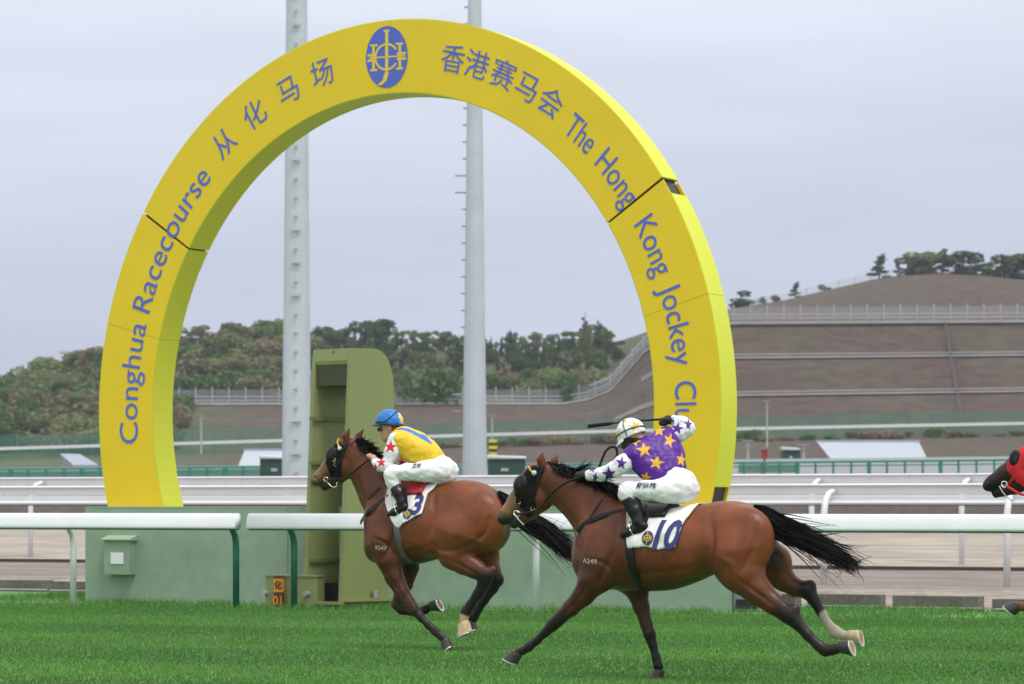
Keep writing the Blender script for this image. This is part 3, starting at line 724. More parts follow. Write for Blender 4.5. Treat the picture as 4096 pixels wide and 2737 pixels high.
# trees that stand out
for u, top, kind, pal, lab in ((1339, 716, 'conifer', 'dark', 'tallest slim dark conifer at the right end of the wood'), (1372, 727, 'conifer', 'dark', 'second tall dark conifer beside the tallest one at the wood end'),
                               (868, 728, 'round', 'dark', 'large rounded dark tree rising above the mirror tower'), (1170, 750, 'conifer', 'dark', 'pointed dark tree just right of the pegged light pole'),
                               (1026, 842, 'round', 'pale', 'small rounded pale green tree left of the pegged light pole')):
    p = on_hill(u, 1.08 if 'pale' in pal else 1.7); s = F / K / p.y; h = (1158 - (p.z - H) * s - top) / s; hk = {'conifer': 9.2, 'round': 7.2}[kind]
    tree('conifer_tree' if kind == 'conifer' else 'broadleaf_tree', kind, pal, 0, p, h / hk * (.95 if kind == 'conifer' else 1.15), h / hk, lab, None)
# scrub on the left hill
for fr, du in ((.10, 20), (.3, 17), (.5, 16), (.7, 15), (.9, 16), (1.1, 15), (1.3, 15), (1.5, 14), (1.7, 14), (1.9, 13), (2.0, 15)):
    for u in np.arange(-110, 690, du * 1.45):
        if r_.random() < .12 or (u > 405 and fr < 1.05): continue
        uu = u + r_.uniform(-9, 9); pal = r_.choice(['olive', 'green', 'brown', 'dark', 'green', 'green', 'pale', 'olive', 'pale']); h = r_.uniform(1.6, 3.4)
        p = on_hill(uu, min(2.0, fr + r_.uniform(-.07, .07)))
        big = r_.random() < .22
        tree('broadleaf_tree' if big else 'bush', 'round' if big else 'bush', pal, r_.randrange(2), p, (h * 1.3 / 7.2 if big else h / 2.2) * r_.uniform(1.0, 1.5), (h * 1.4 / 7.2 if big else h / 2.3),
             '%s %s %s, %s' % (col_label(pal), 'small tree' if big else 'bush', row_word(fr), col_word(uu)), 'scrub on the left hill')
for u, top in ((412, 780), (425, 772), (475, 778), (550, 762), (612, 770)):
    p = on_hill(u, 1.95); s = F / K / p.y; h = (1158 - (p.z - H) * s - top) / s
    tree('broadleaf_tree', 'round', 'dark', 1, p, h / 7.2 * 1.7, h / 7.2, 'small dark tree standing on the hill crest inside the left of the arch', 'crest trees inside the left of the arch')
# low scrub along the hill foot and slope
for u in np.concatenate([np.arange(720, 2420, 47)]):
    uu = u + r_.uniform(-10, 10); p = on_hill(uu, r_.uniform(-.02, .02), -3.2); pal = r_.choice(['olive', 'green', 'brown', 'green'])
    h = r_.uniform(.5, 1.2); tree('bush', 'bush', pal, r_.randrange(2), p + Vector((0, -3, -.4)), h / 2.2 * 1.6, h / 2.2, '%s low bush below the guard rail, %s' % (col_label(pal), col_word(uu)), 'low scrub under the guard rail')
# trees on the right crest
for u, top, w, kind, pal, lab in ((2015, 583, 1.0, 'pine', 'dark', 'leftmost tall dark pine of the crest clump at right'), (2058, 600, 1.0, 'pine', 'dark', 'short dark pine beside the leftmost crest pine'),
        (2092, 588, 1.15, 'round', 'dark', 'dark tree with a wide crown on the right crest'), (2128, 576, 1.15, 'round', 'pale', 'yellow-green tree in the middle of the crest clump'),
        (2160, 572, 1.1, 'pine', 'dark', 'tallest dark pine in the middle of the crest clump'), (2200, 576, 1.1, 'round', 'dark', 'dark tree right of the yellow-green crest tree'),
        (2235, 596, 1.2, 'round', 'green', 'low green tree in the dip of the crest clump'), (2268, 600, 1.1, 'round', 'green', 'small green tree left of the rightmost crest trees'),
        (2300, 586, 1.2, 'pine', 'dark', 'dark pine near the right frame edge on the crest'), (2332, 580, 1.2, 'round', 'dark', 'rightmost dark crest tree at the frame edge'),
        (1699, 670, 1.3, 'round', 'dark', 'lone small dark tree just right of the arch on the crest'), (1823, 646, .8, 'pine', 'dark', 'lone slim pine halfway up the crest line'),
        (1776, 680, 1.4, 'bush', 'green', 'low green bush left of the lone slim pine'), (1750, 690, 1.0, 'bush', 'olive', 'small olive bush low on the crest line'), (1890, 662, 1.3, 'bush', 'dark', 'dark low bush on the crest right of the lone pine'),
        (2380, 585, 1.2, 'round', 'dark', 'dark crest tree beyond the frame edge')):
    p = on_hill(u, 1.98); s = F / K / p.y; h = max(.8, (1158 - (p.z - H) * s - top) / s); hk = {'pine': 8.2, 'round': 7.2, 'bush': 2.2}[kind]
    tree({'pine': 'pine_tree', 'round': 'broadleaf_tree', 'bush': 'bush'}[kind], kind, pal, u % 2, p - Vector((0, 0, h * (.28 if kind != 'bush' else 0))), max(h / hk * w, .28) * (2.1 if kind != 'bush' else 1), h / hk * 1.33, lab, None)

# ------------------------------------------------------------------ buildings, fence and small things of the infield
M_teal = mat('teal_paint', (.02, .235, .155), .5, var=.08); M_roofw = mat('roof_white', (.38, .42, .48), .5, var=.05, scale=.6)
M_hut = mat('hut_green', (.012, .065, .045), .6, var=.1); M_wall = mat('wall_pale', (.55, .57, .60), .6)
Yt = 175.0; st_ = F / K / Yt
def zv(v, Yd): return H + (1158 - v) * K / F * Yd
tf = empty('teal_fence', at(1200, 1095, Yt), label='long teal green railing in front of the far sheds', cat='fence')
tinv = Matrix.Translation(-tf.location)
vtop = keyed([(-200, 1079), (0, 1076), (600, 1070), (1200, 1066), (1690, 1061), (2347, 1054), (2600, 1051)])
tu = np.linspace(-150, 2560, 40)
def tp(u, dv, dy=0): return at(u, float(vtop(u)) + dv, Yt + dy)
for nm, dv, rz_ in (('top_rail', 0, .06), ('mid_rail', 9, .035), ('bottom_rail', 33, .06)):
    b = MB(); b.tube([tp(u, dv) for u in tu], rz_, 6); pch(b.build(nm, M_teal, tf), tf)
u = -140; k_ = 0
while u < 2560:
    p0, p1 = tp(u, 40), tp(u, 0); thick = .11 if k_ % 4 == 0 else .06
    b = MB(); b.tube([p0, p1], thick, 6); pch(b.build('post', M_teal, tf), tf); u += 41.0; k_ += 1
for u0, u1 in ((-150, 238), (395, 640), (1040, 1110), (1210, 1480), (1692, 1830)):
    b = MB(); n_ = 8; uu = np.linspace(u0, u1, n_); vs_ = [tp(x, 4, .2) for x in uu] + [tp(x, 24, .2) for x in uu]
    b.add(vs_, [(i, i + 1, n_ + i + 1, n_ + i) for i in range(n_ - 1)]); pch(b.build('screen', net_mat('net_teal', (.02, .26, .17), .78), tf), tf)
# pale low wall behind the railing
b = MB(); path = []
for x in tu:
    p = at(x, float(vtop(x)) + 40, Yt + 6); q = at(x, float(vtop(x)) - (8 if x > 1500 else 3), Yt + 6); path.append([(p.x, p.y, p.z), (p.x, p.y + .3, p.z), (p.x, p.y + .3, q.z), (p.x, p.y, q.z)])
b.sweep(None, path); fixn(b.build('boundary_wall', M_wall, label='pale boundary wall running behind the teal railing', cat='wall'))
def shed(u0, u1, vt, vb, Yd, lab, slant=0, wall=True):     # pitched roof whose front slope faces the camera
    p0, p1 = at(u0, vb, Yd), at(u1, vb, Yd); zr = zv(vt, Yd + 4); c = (p0 + p1) / 2
    t = empty('shed', (c.x, Yd, min(p0.z, p1.z) - 2.4), label=lab, cat='shed')
    o_ = t.location; b = MB(); dz = p0.z - o_.z; zt_ = zr - o_.z; x0, x1 = p0.x - o_.x, p1.x - o_.x; sl = slant
    top0, top1 = x0 + sl - .2, x1 + sl * .2
    b.hexa([(x0, 0, dz), (x1, 0, dz), (x1, 8, dz), (x0 + 1.5, 8, dz), (top0 - sl * .0, 4 - .01, zt_), (top1, 4 - .01, zt_), (top1, 4.01, zt_), (top0, 4.01, zt_)])
    fixn(b.build('roof', M_roofw, t))
    b = MB(); b.box(min(x0, top0) - .05, max(x1, top1) + .05, 3.9, 4.1, zt_, zt_ + .08); b.build('ridge', mat('ridge_grey', (.35, .38, .45), .5), t)
    b = MB(); b.box(x0 + .4, x1 - .4, .4, 7.6, 0, dz - .003); b.build('wall', M_wall, t)
    return t
shed(1908, 2128, 1012, 1057, 190, 'white pitched-roof shed behind the teal railing at right', -.35)
shed(546, 690, 1032, 1068, 190, 'white roofed shed inside the left of the arch', .25)
ls = empty('shed', at(190, 1085, 188), label='small grey-blue roofed shed with a slanting side at far left', cat='shed')
b = MB(); q = [at(138, 1040, 192), at(183, 1041, 192), at(226, 1066, 187), at(168, 1066, 187)]; b.hexa([p - Vector((0, 0, .12)) for p in (q[3], q[2], q[1], q[0])] + [q[3], q[2], q[1], q[0]]); pch(fixn(b.build('roof', mat('roof_blue_grey', (.27, .32, .40), .5, var=.06), ls)), ls)
b = MB(); b.hexa([at(168, 1090, 187.3), at(222, 1090, 187.3), at(183, 1090, 191.5), at(142, 1090, 191.5), at(168, 1068, 187.3), at(222, 1068, 187.3), at(183, 1046, 191.5), at(142, 1046, 191.5)]); pch(fixn(b.build('wall', mat('wall_tan', (.36, .32, .26), .7), ls)), ls)
def hut(u0, u1, vt, vb, Yd, lab):
    p0, p1 = at(u0, vb, Yd), at(u1, vt, Yd); t = empty('hut', ((p0.x + p1.x) / 2, Yd + 1, p0.z - 1.2), label=lab, cat='hut'); w = (p1.x - p0.x) / 2; h_ = p1.z - p0.z + 1.2
    b = MB(); b.box(-w, w, -1, 1, 0, h_); b.build('wall', M_hut, t)
    b = MB(); q = w * 1.04; b.hexa([(-q, -1.1, h_ + .002), (q, -1.1, h_ + .002), (q, 1.1, h_ + .002), (-q, 1.1, h_ + .002), (-q, -1.1, h_ + .12), (q, -1.1, h_ + .05), (q, 1.1, h_ + .16), (-q, 1.1, h_ + .22)]); b.build('roof', mat('hut_roof', (.45, .50, .50), .5), t)
    b = MB(); b.box(-w * .3, w * .1, -1.03, -1.005, h_ * .72, h_ * .79); b.build('sign_plate', M_gpost, t); return t
hut(596, 668, 1052, 1098, 160, 'dark green hut left of the mirror tower')
hut(1118, 1204, 1052, 1096, 160, 'dark green hut right of the pegged light pole')
hut(1795, 1834, 1032, 1048, 182, 'small green kiosk near the red hydrant beyond the railing')
# hydrant box, marker, lamps
p = at(1752, 1058, 180); b = MB(); b.box(p.x - .17, p.x + .17, 179.85, 180.15, p.z + .15, p.z + .58); b.box(p.x - .05, p.x + .05, 179.95, 180.05, p.z - 1.5, p.z + .15); o = b.build('hydrant_box', mat('red_box', (.34, .03, .035), .5), label='small red box on a post beyond the teal railing', cat='box')
b = MB(); b.box(p.x - .21, p.x + .21, 179.8, 180.2, p.z + .582, p.z + .62); b.build('lid', mat('red_box', (.34, .03, .035), .5), o)
p = at(1130, 1044, 165); t = empty('marker_post', p - Vector((0, 0, 1)), label='yellow and black striped marker post right of the pegged pole', cat='marker')
for k_ in range(5):
    b = MB(); b.box(-.2, .2, -.1, .1, 1 + k_ * .16, 1.158 + k_ * .16); b.build('band', mat('marker_yellow', (.62, .60, .03), .5) if k_ % 2 == 0 else mat('marker_black', (.03, .03, .03), .5), t)
b = MB(); b.box(-.05, .05, -.05, .05, -1, .999); b.build('stem', M_gpost, t)
def lamp(u, vt, vb, Yd, lab):
    p = at(u, vb, Yd); h_ = zv(vt, Yd) - p.z; t = empty('lamp_post', p, label=lab, cat='lamp post')
    b = MB(); b.tube([(0, 0, -2), (0, 0, h_)], [.09, .06], 8); b.build('pole', M_gpost, t)
    b = MB(); b.box(-.36, .30, -.15, .15, h_ + .002, h_ + .08); b.build('lamp_head', mat('lamp_grey', (.30, .31, .32), .6), t)
    b = MB(); b.box(-.13, .13, -.1, .1, h_ * .68, h_ * .68 + .3); b.build('control_box', mat('lamp_grey', (.30, .31, .32), .6), t); return t
lamp(461, 952, 990, 300, 'pale lamp post inside the left leg of the arch'); lamp(1758, 921, 975, 300, 'pale lamp post just right of the arch against the brown slope')
lamp(1128, 953, 1005, 300, 'lamp post right of the pegged light pole'); lamp(1842, 1022, 1050, 200, 'short lamp post near the green kiosk'); lamp(1714, 1012, 1060, 200, 'short lamp post beside the right leg of the arch')
# far masts
for u, vt, Yd, lab in ((147, 806, 560, 'faint distant floodlight mast above the left hill'),):
    p = at(u, 850, Yd); h_ = zv(vt, Yd) - p.z; t = empty('floodlight_mast', p, label=lab, cat='mast')
    b = MB(); b.tube([(0, 0, -6), (0, 0, h_)], .12, 6); b.build('pole', M_gpost, t)
    b = MB(); b.hexa([(-.5, -.2, h_ - .5), (.5, -.2, h_ - .5), (.5, .2, h_ - .5), (-.5, .2, h_ - .5), (-1.2, -.2, h_), (1.2, -.2, h_), (1.2, .2, h_), (-1.2, .2, h_)]); b.build('lamp_rack', M_gpost, t)
# ------------------------------------------------------------------ implicit-surface modelling for bodies
class SDF:
    def __init__(s, lo, hi, h):
        s.h = h; s.lo = np.array(lo, np.float32); n = np.ceil((np.array(hi) - np.array(lo)) / h).astype(int) + 1
        s.n = n; s.ax = [s.lo[i] + h * np.arange(n[i], dtype=np.float32) for i in range(3)]; s.d = np.full(n, .5, np.float32)
    def _sl(s, lo, hi):
        r_ = []
        for i in range(3):
            a_ = max(0, int((lo[i] - s.lo[i]) / s.h)); b_ = min(s.n[i], int((hi[i] - s.lo[i]) / s.h) + 2)
            if b_ <= a_: return None
            r_.append(slice(a_, b_))
        return tuple(r_)
    def put(s, fn, lo, hi, k=.02, sub=False):
        m = k + 3 * s.h; sl = s._sl(np.array(lo) - m, np.array(hi) + m)
        if sl is None: return
        X = s.ax[0][sl[0]][:, None, None]; Y = s.ax[1][sl[1]][None, :, None]; Z = s.ax[2][sl[2]][None, None, :]
        b_ = fn(X, Y, Z); a_ = s.d[sl]
        if sub:
            b_ = -b_; hh = np.maximum(k - np.abs(a_ - b_), 0) / k; s.d[sl] = np.maximum(a_, b_) + hh * hh * k * .25
        else:
            hh = np.maximum(k - np.abs(a_ - b_), 0) / k; s.d[sl] = np.minimum(a_, b_) - hh * hh * k * .25
    def ell(s, c, r_, rot=0.0, k=.03, sub=False):       # ellipsoid, rotated by rot (rad) in the x-z plane
        c = np.array(c, float); r_ = np.array(r_, float); co, si = math.cos(rot), math.sin(rot); R_ = max(r_)
        def fn(X, Y, Z):
            x, z = X - c[0], Z - c[2]; xr = x * co + z * si; zr = -x * si + z * co
            q = np.sqrt((xr / r_[0]) ** 2 + ((Y - c[1]) / r_[1]) ** 2 + (zr / r_[2]) ** 2)
            g2 = np.sqrt((xr / r_[0] ** 2) ** 2 + ((Y - c[1]) / r_[1] ** 2) ** 2 + (zr / r_[2] ** 2) ** 2)
            return (q * (q - 1) / np.maximum(g2, 1e-5)).astype(np.float32)
        s.put(fn, c - R_, c + R_, k, sub)
    def chain(s, pts, ky=1.0, k=.02, inner=.02, grow=0.0):   # tapered limbs: pts (x, y, z, r); ky widens sideways
        pts = [tuple(p) for p in pts]; kys = ky if isinstance(ky, (list, tuple)) else [ky] * len(pts)
        for i in range(len(pts) - 1):
            a_, b_ = np.array(pts[i][:3], float), np.array(pts[i + 1][:3], float); ra, rb = pts[i][3] + grow, pts[i + 1][3] + grow
            k0, k1 = kys[i], kys[i + 1]; d = b_ - a_; L2 = max(float(d @ d), 1e-9)
            def fn(X, Y, Z, a_=a_, d=d, L2=L2, ra=ra, rb=rb, k0=k0, k1=k1):
                t = np.clip(((X - a_[0]) * d[0] + (Y - a_[1]) * d[1] + (Z - a_[2]) * d[2]) / L2, 0, 1)
                kk = k0 + (k1 - k0) * t
                return (np.sqrt((X - a_[0] - t * d[0]) ** 2 + ((Y - a_[1] - t * d[1]) / kk) ** 2 + (Z - a_[2] - t * d[2]) ** 2) - (ra + (rb - ra) * t)).astype(np.float32)
            R_ = max(ra, rb) * max(1, k0, k1)
            s.put(fn, np.minimum(a_, b_) - R_, np.maximum(a_, b_) + R_, k if i == 0 else max(inner, .012))
    def loft(s, st, k=.04):               # trunk: stations (x, z_top, z_bottom, half_width), x descending or ascending
        st = sorted(st); x = np.array([p[0] for p in st]); zt = np.array([p[1] for p in st]); zb = np.array([p[2] for p in st]); w = np.array([p[3] for p in st])
        xx = np.linspace(x[0], x[-1], 160)
        def sm(y):
            m = np.gradient(y, x); i = np.clip(np.searchsorted(x, xx) - 1, 0, len(x) - 2); hh = x[i + 1] - x[i]; t = (xx - x[i]) / hh
            return (2 * t ** 3 - 3 * t ** 2 + 1) * y[i] + (t ** 3 - 2 * t ** 2 + t) * hh * m[i] + (-2 * t ** 3 + 3 * t ** 2) * y[i + 1] + (t ** 3 - t ** 2) * hh * m[i + 1]
        ZT, ZB, W = sm(zt), sm(zb), sm(w)
        def fn(X, Y, Z):
            xc = np.clip(X, x[0], x[-1]); a_ = np.interp(xc, xx, ZT); b_ = np.interp(xc, xx, ZB); ww = np.maximum(np.interp(xc, xx, W), .02); hz_ = np.maximum((a_ - b_) / 2, .02); zc = (a_ + b_) / 2
            up = np.clip((Z - zc) / hz_, -1, 1); wq = ww * (1 - .10 * np.maximum(up, 0) ** 2)       # narrower over the spine
            q = (np.abs(Y / wq) ** 2.15 + np.abs((Z - zc) / hz_) ** 2.15) ** (1 / 2.15)
            d = (q - 1) * np.minimum(ww, hz_); ex = np.abs(X - xc)
            return np.where(ex > 0, np.sqrt(np.maximum(d, 0) ** 2 + ex ** 2) + np.minimum(d, 0) * 0, d).astype(np.float32)
        s.put(fn, (x[0], -w.max(), zb.min()), (x[-1], w.max(), zt.max()), k)
    def mesh(s):                          # surface nets
        d = s.d; ins = d < 0
        c = [d[i:d.shape[0] - 1 + i, j:d.shape[1] - 1 + j, k:d.shape[2] - 1 + k] for i in (0, 1) for j in (0, 1) for k in (0, 1)]
        cnt = sum((q < 0).astype(np.int8) for q in c); act = (cnt > 0) & (cnt < 8)
        I = np.argwhere(act); vals = np.stack([q[act] for q in c], 1)
        offs = np.array([(i, j, k) for i in (0, 1) for j in (0, 1) for k in (0, 1)], np.float32)
        acc = np.zeros((len(I), 3), np.float32); num = np.zeros(len(I), np.float32)
        for a_ in range(8):
            for b_ in range(a_ + 1, 8):
                if np.abs(offs[a_] - offs[b_]).sum() != 1: continue
                va, vb = vals[:, a_], vals[:, b_]; m = (va < 0) != (vb < 0); t = np.where(m, va / np.where(m, va - vb, 1), 0)
                acc += np.where(m[:, None], offs[a_] + t[:, None] * (offs[b_] - offs[a_]), 0); num += m
        V = s.lo + (I + acc / num[:, None]) * s.h
        idx = np.full(act.shape, -1, np.int32); idx[act] = np.arange(len(I)); Fs = []
        for ax in range(3):
            o1, o2 = [(1, 2), (2, 0), (0, 1)][ax]
            sl0 = [slice(None)] * 3; sl1 = [slice(None)] * 3; sl0[ax] = slice(0, -1); sl1[ax] = slice(1, None)
            a_, b_ = ins[tuple(sl0)], ins[tuple(sl1)]
            E_ = np.argwhere(a_ != b_); flip = a_[tuple(E_.T)]
            ok = (E_[:, o1] > 0) & (E_[:, o2] > 0) & (E_[:, o1] < d.shape[o1] - 1) & (E_[:, o2] < d.shape[o2] - 1); E_, flip = E_[ok], flip[ok]
            def g(du, dv):
                q = E_.copy(); q[:, o1] -= du; q[:, o2] -= dv; return idx[tuple(q.T)]
            quad = np.stack([g(1, 1), g(0, 1), g(0, 0), g(1, 0)], 1); quad[~flip] = quad[~flip][:, ::-1]; Fs.append(quad)
        Q = np.concatenate(Fs); Q = Q[(Q >= 0).all(1)]
        return V, Q
    def surf_y(s, x, z, side=1):          # outermost surface at (x, z) looking from the side
        i = (x - s.lo[0]) / s.h; k = (z - s.lo[2]) / s.h; i0 = int(np.clip(i, 0, s.n[0] - 2)); k0 = int(np.clip(k, 0, s.n[2] - 2)); fi, fk = i - i0, k - k0
        col = (s.d[i0, :, k0] * (1 - fi) + s.d[i0 + 1, :, k0] * fi) * (1 - fk) + (s.d[i0, :, k0 + 1] * (1 - fi) + s.d[i0 + 1, :, k0 + 1] * fi) * fk
        n = len(col); rng_ = range(n - 1, 0, -1) if side > 0 else range(0, n - 1)
        for j in rng_:
            if col[j] < 0:
                jo = j + (1 if side > 0 else -1)
                if 0 <= jo < n: t = col[jo] / (col[jo] - col[j]); return float(s.lo[1] + s.h * (jo + (j - jo) * t))
        return None
    def val(s, P):
        q = np.clip((np.asarray(P, np.float32) - s.lo) / s.h, 0, s.n - 1.001); i = q.astype(int); f_ = q - i; v = 0
        for a_ in (0, 1):
            for b_ in (0, 1):
                for c_ in (0, 1):
                    v = v + s.d[i[..., 0] + a_, i[..., 1] + b_, i[..., 2] + c_] * np.where(a_, f_[..., 0], 1 - f_[..., 0]) * np.where(b_, f_[..., 1], 1 - f_[..., 1]) * np.where(c_, f_[..., 2], 1 - f_[..., 2])
        return v
    def ring(s, x, zc, phi, tilt=0.0, rmax=.75):   # radius from the axis (x, 0, zc) at angle phi from straight up, towards +y
        t = np.linspace(.02, rmax, 300); P = np.stack([x + tilt * t * math.cos(phi), t * math.sin(phi), zc + t * math.cos(phi)], 1); v = s.val(P)
        j = np.argmax(v > 0); return float(t[j]) if v[j] > 0 else rmax
def smooth_mesh(V, Q, it=2, lam=.5):
    n = len(V); V = V.astype(np.float64)
    for _ in range(it):
        acc = np.zeros_like(V); cnt = np.zeros(n)
        for a_, b_ in ((0, 1), (1, 2), (2, 3), (3, 0)):
            for p, q in ((a_, b_), (b_, a_)):
                for ax in range(3): acc[:, ax] += np.bincount(Q[:, p], V[Q[:, q], ax], n)
                cnt += np.bincount(Q[:, p], minlength=n)
        V = V + lam * (acc / np.maximum(cnt, 1)[:, None] - V)
    return V.astype(np.float32)
# ------------------------------------------------------------------ horses
HT_ = R(25)
M_coat = mat('bay_coat', (0, 0, 0), .41, attr=True, var=.32, scale=5, spec=.34, bump=.42, bscale=9)
M_hair = mat('black_hair', (.006, .005, .005), .55, var=.3, scale=20, spec=.15)
M_leather = mat('black_leather', (.008, .008, .009), .42, var=.2, scale=30, spec=.3)
M_metal = mat('bit_metal', (.75, .75, .73), .2, metal=1.0)
M_hoofd = mat('hoof_dark', (.035, .030, .027), .45, var=.3, scale=25); M_hoofl = mat('hoof_pale', (.50, .39, .24), .6, var=.3, scale=25)
M_sole = mat('hoof_sole', (.36, .22, .08), .8, var=.3, scale=30); M_shoe = mat('aluminium_shoe', (.72, .72, .70), .35, metal=.5)
M_cloth = mat('cloth_white', (.78, .78, .76), .8, var=.05, scale=8, bump=.25, bscale=14)
M_navy = mat('number_navy', (.035, .035, .17), .7); M_gold = mat('emblem_gold', (.62, .42, .03), .6)

class Frame:                              # a body frame: x ahead, y to the near side, z up; traced from one picture region
    def __init__(s, u, Yd, theta, reg, dz=0.0):
        s.O = np.array([(u - UC) / F * Yd, Yd, dz]); s.th = theta; s.reg = reg
        s.ex = np.array([-math.cos(theta), math.sin(theta), 0]); s.ey = np.array([-math.sin(theta), -math.cos(theta), 0])
        s.rz = math.pi - theta
    def __call__(s, x, y, lat=0.0, reg=None):
        rx, ry, sc_ = reg or s.reg; u, v = rx + x / sc_, ry + y / sc_
        d = np.array([(u - UC) / F, 1, (V0 - v) / F]); t = (lat + s.O @ s.ey) / (d @ s.ey); p = d * t + np.array([0, 0, H]) - s.O
        return np.array([p @ s.ex, lat, p[2]])
    def ch(s, pts, reg=None):             # (x, y, lat, r) picture points to local chain points
        return [(*s(p[0], p[1], p[2], reg), p[3]) for p in pts]
def cr_spline(pts, n=10):                 # Catmull-Rom through points (any dimension)
    P = np.array(pts, float); P = np.vstack([2 * P[0] - P[1], P, 2 * P[-1] - P[-2]]); o = []
    for i in range(1, len(P) - 2):
        for t in np.linspace(0, 1, n, endpoint=False):
            o.append(.5 * (2 * P[i] + (P[i + 1] - P[i - 1]) * t + (2 * P[i - 1] - 5 * P[i] + 4 * P[i + 1] - P[i + 2]) * t * t + (3 * P[i] - P[i - 1] - 3 * P[i + 1] + P[i + 2]) * t ** 3))
    o.append(P[-2]); return np.array(o)
def in_poly(x, z, poly):
    x, z = np.asarray(x), np.asarray(z); r_ = np.zeros(x.shape, bool); n = len(poly)
    for i in range(n):
        x0, z0 = poly[i]; x1, z1 = poly[(i + 1) % n]
        if z0 == z1: continue
        c_ = ((z0 > z) != (z1 > z)) & (x < (x1 - x0) * (z - z0) / (z1 - z0) + x0); r_ ^= c_
    return r_
def vnormals(V, Q):
    n = np.cross(V[Q[:, 2]] - V[Q[:, 0]], V[Q[:, 3]] - V[Q[:, 1]]); o = np.zeros_like(V, dtype=np.float64)
    for c_ in range(4):
        for ax in range(3): o[:, ax] += np.bincount(Q[:, c_], n[:, ax], len(V))
    return o / np.maximum(np.linalg.norm(o, axis=1), 1e-9)[:, None]
def shell(V, Q, N, mask, off):            # faces whose corners are all in the mask, pushed out
    fs = Q[mask[Q].all(1)]; u_, inv = np.unique(fs, return_inverse=True); return (V[u_] + N[u_] * off).astype(np.float32), inv.reshape(-1, 4).astype(np.int32), u_
def strands(mb, roots, dirs, lens, wid, r, wob=.25, seg=5, grav=0.0):
    for p, d, L in zip(roots, dirs, lens):
        p = np.array(p, float); d = np.array(d, float); d /= np.linalg.norm(d); w0 = wid * r.uniform(.6, 1.3)
        b_ = np.cross(d, r.normal(size=3)); b_ /= np.linalg.norm(b_); cur = r.normal(size=3) * wob; pts = [p]
        for i in range(seg): d = d + cur / seg + np.array([0, 0, -grav / seg]) + r.normal(size=3) * wob * .12; d /= np.linalg.norm(d); pts.append(pts[-1] + d * L / seg)
        vs = []
        for i, q in enumerate(pts): w = w0 * (1 - (i / seg) ** 2 * .85); vs += [q - b_ * w, q + b_ * w]
        mb.add(vs, [(2 * i, 2 * i + 1, 2 * i + 3, 2 * i + 2) for i in range(seg)])
def hoof(parent, c, ang, m, k=1.0, shoe=True):
    ax = np.array([math.cos(R(ang)), 0, math.sin(R(ang))]); toe = np.array([-ax[2], 0, ax[0]])
    if True: toe = np.array([math.cos(R(ang + 90)), 0, math.sin(R(ang + 90))])
    sd = np.array([0, 1, 0]); c = np.array(c); b = MB(); path = []
    for t, r0, sh in ((-.01, .040, 0), (.012, .047, .004), (.045, .054, .016), (.075, .060, .026)):
        o_ = c + ax * t * k + toe * sh * k; path.append([o_ + (toe * math.cos(q) * (1.12 if math.cos(q) > 0 else .95) + sd * math.sin(q) * .98) * r0 * k for q in np.linspace(0, 2 * math.pi, 19)[:-1]])
    b.sweep(None, path); o = fixn(b.build('hoof', m, parent, smooth=False))
    if shoe:
        e = c + ax * .0755 * k + toe * .026 * k; b = MB(); ring = []
        for q in np.linspace(R(-152), R(152), 23):
            dr = toe * math.cos(q) * (1.12 if math.cos(q) > 0 else .95) + sd * math.sin(q) * .98
            ring.append([e + dr * .060 * k, e + dr * .044 * k, e + dr * .044 * k + ax * .008, e + dr * .060 * k + ax * .008])
        b.sweep(None, ring); fixn(b.build('shoe', M_shoe, o))
        b = MB(); b.add([e + ax * .002 + (toe * math.cos(q) * 1.05 + sd * math.sin(q) * .95) * .046 * k for q in np.linspace(0, 2 * math.pi, 17)[:-1]], [tuple(range(16))]); b.build('sole', M_sole, o)
    return o

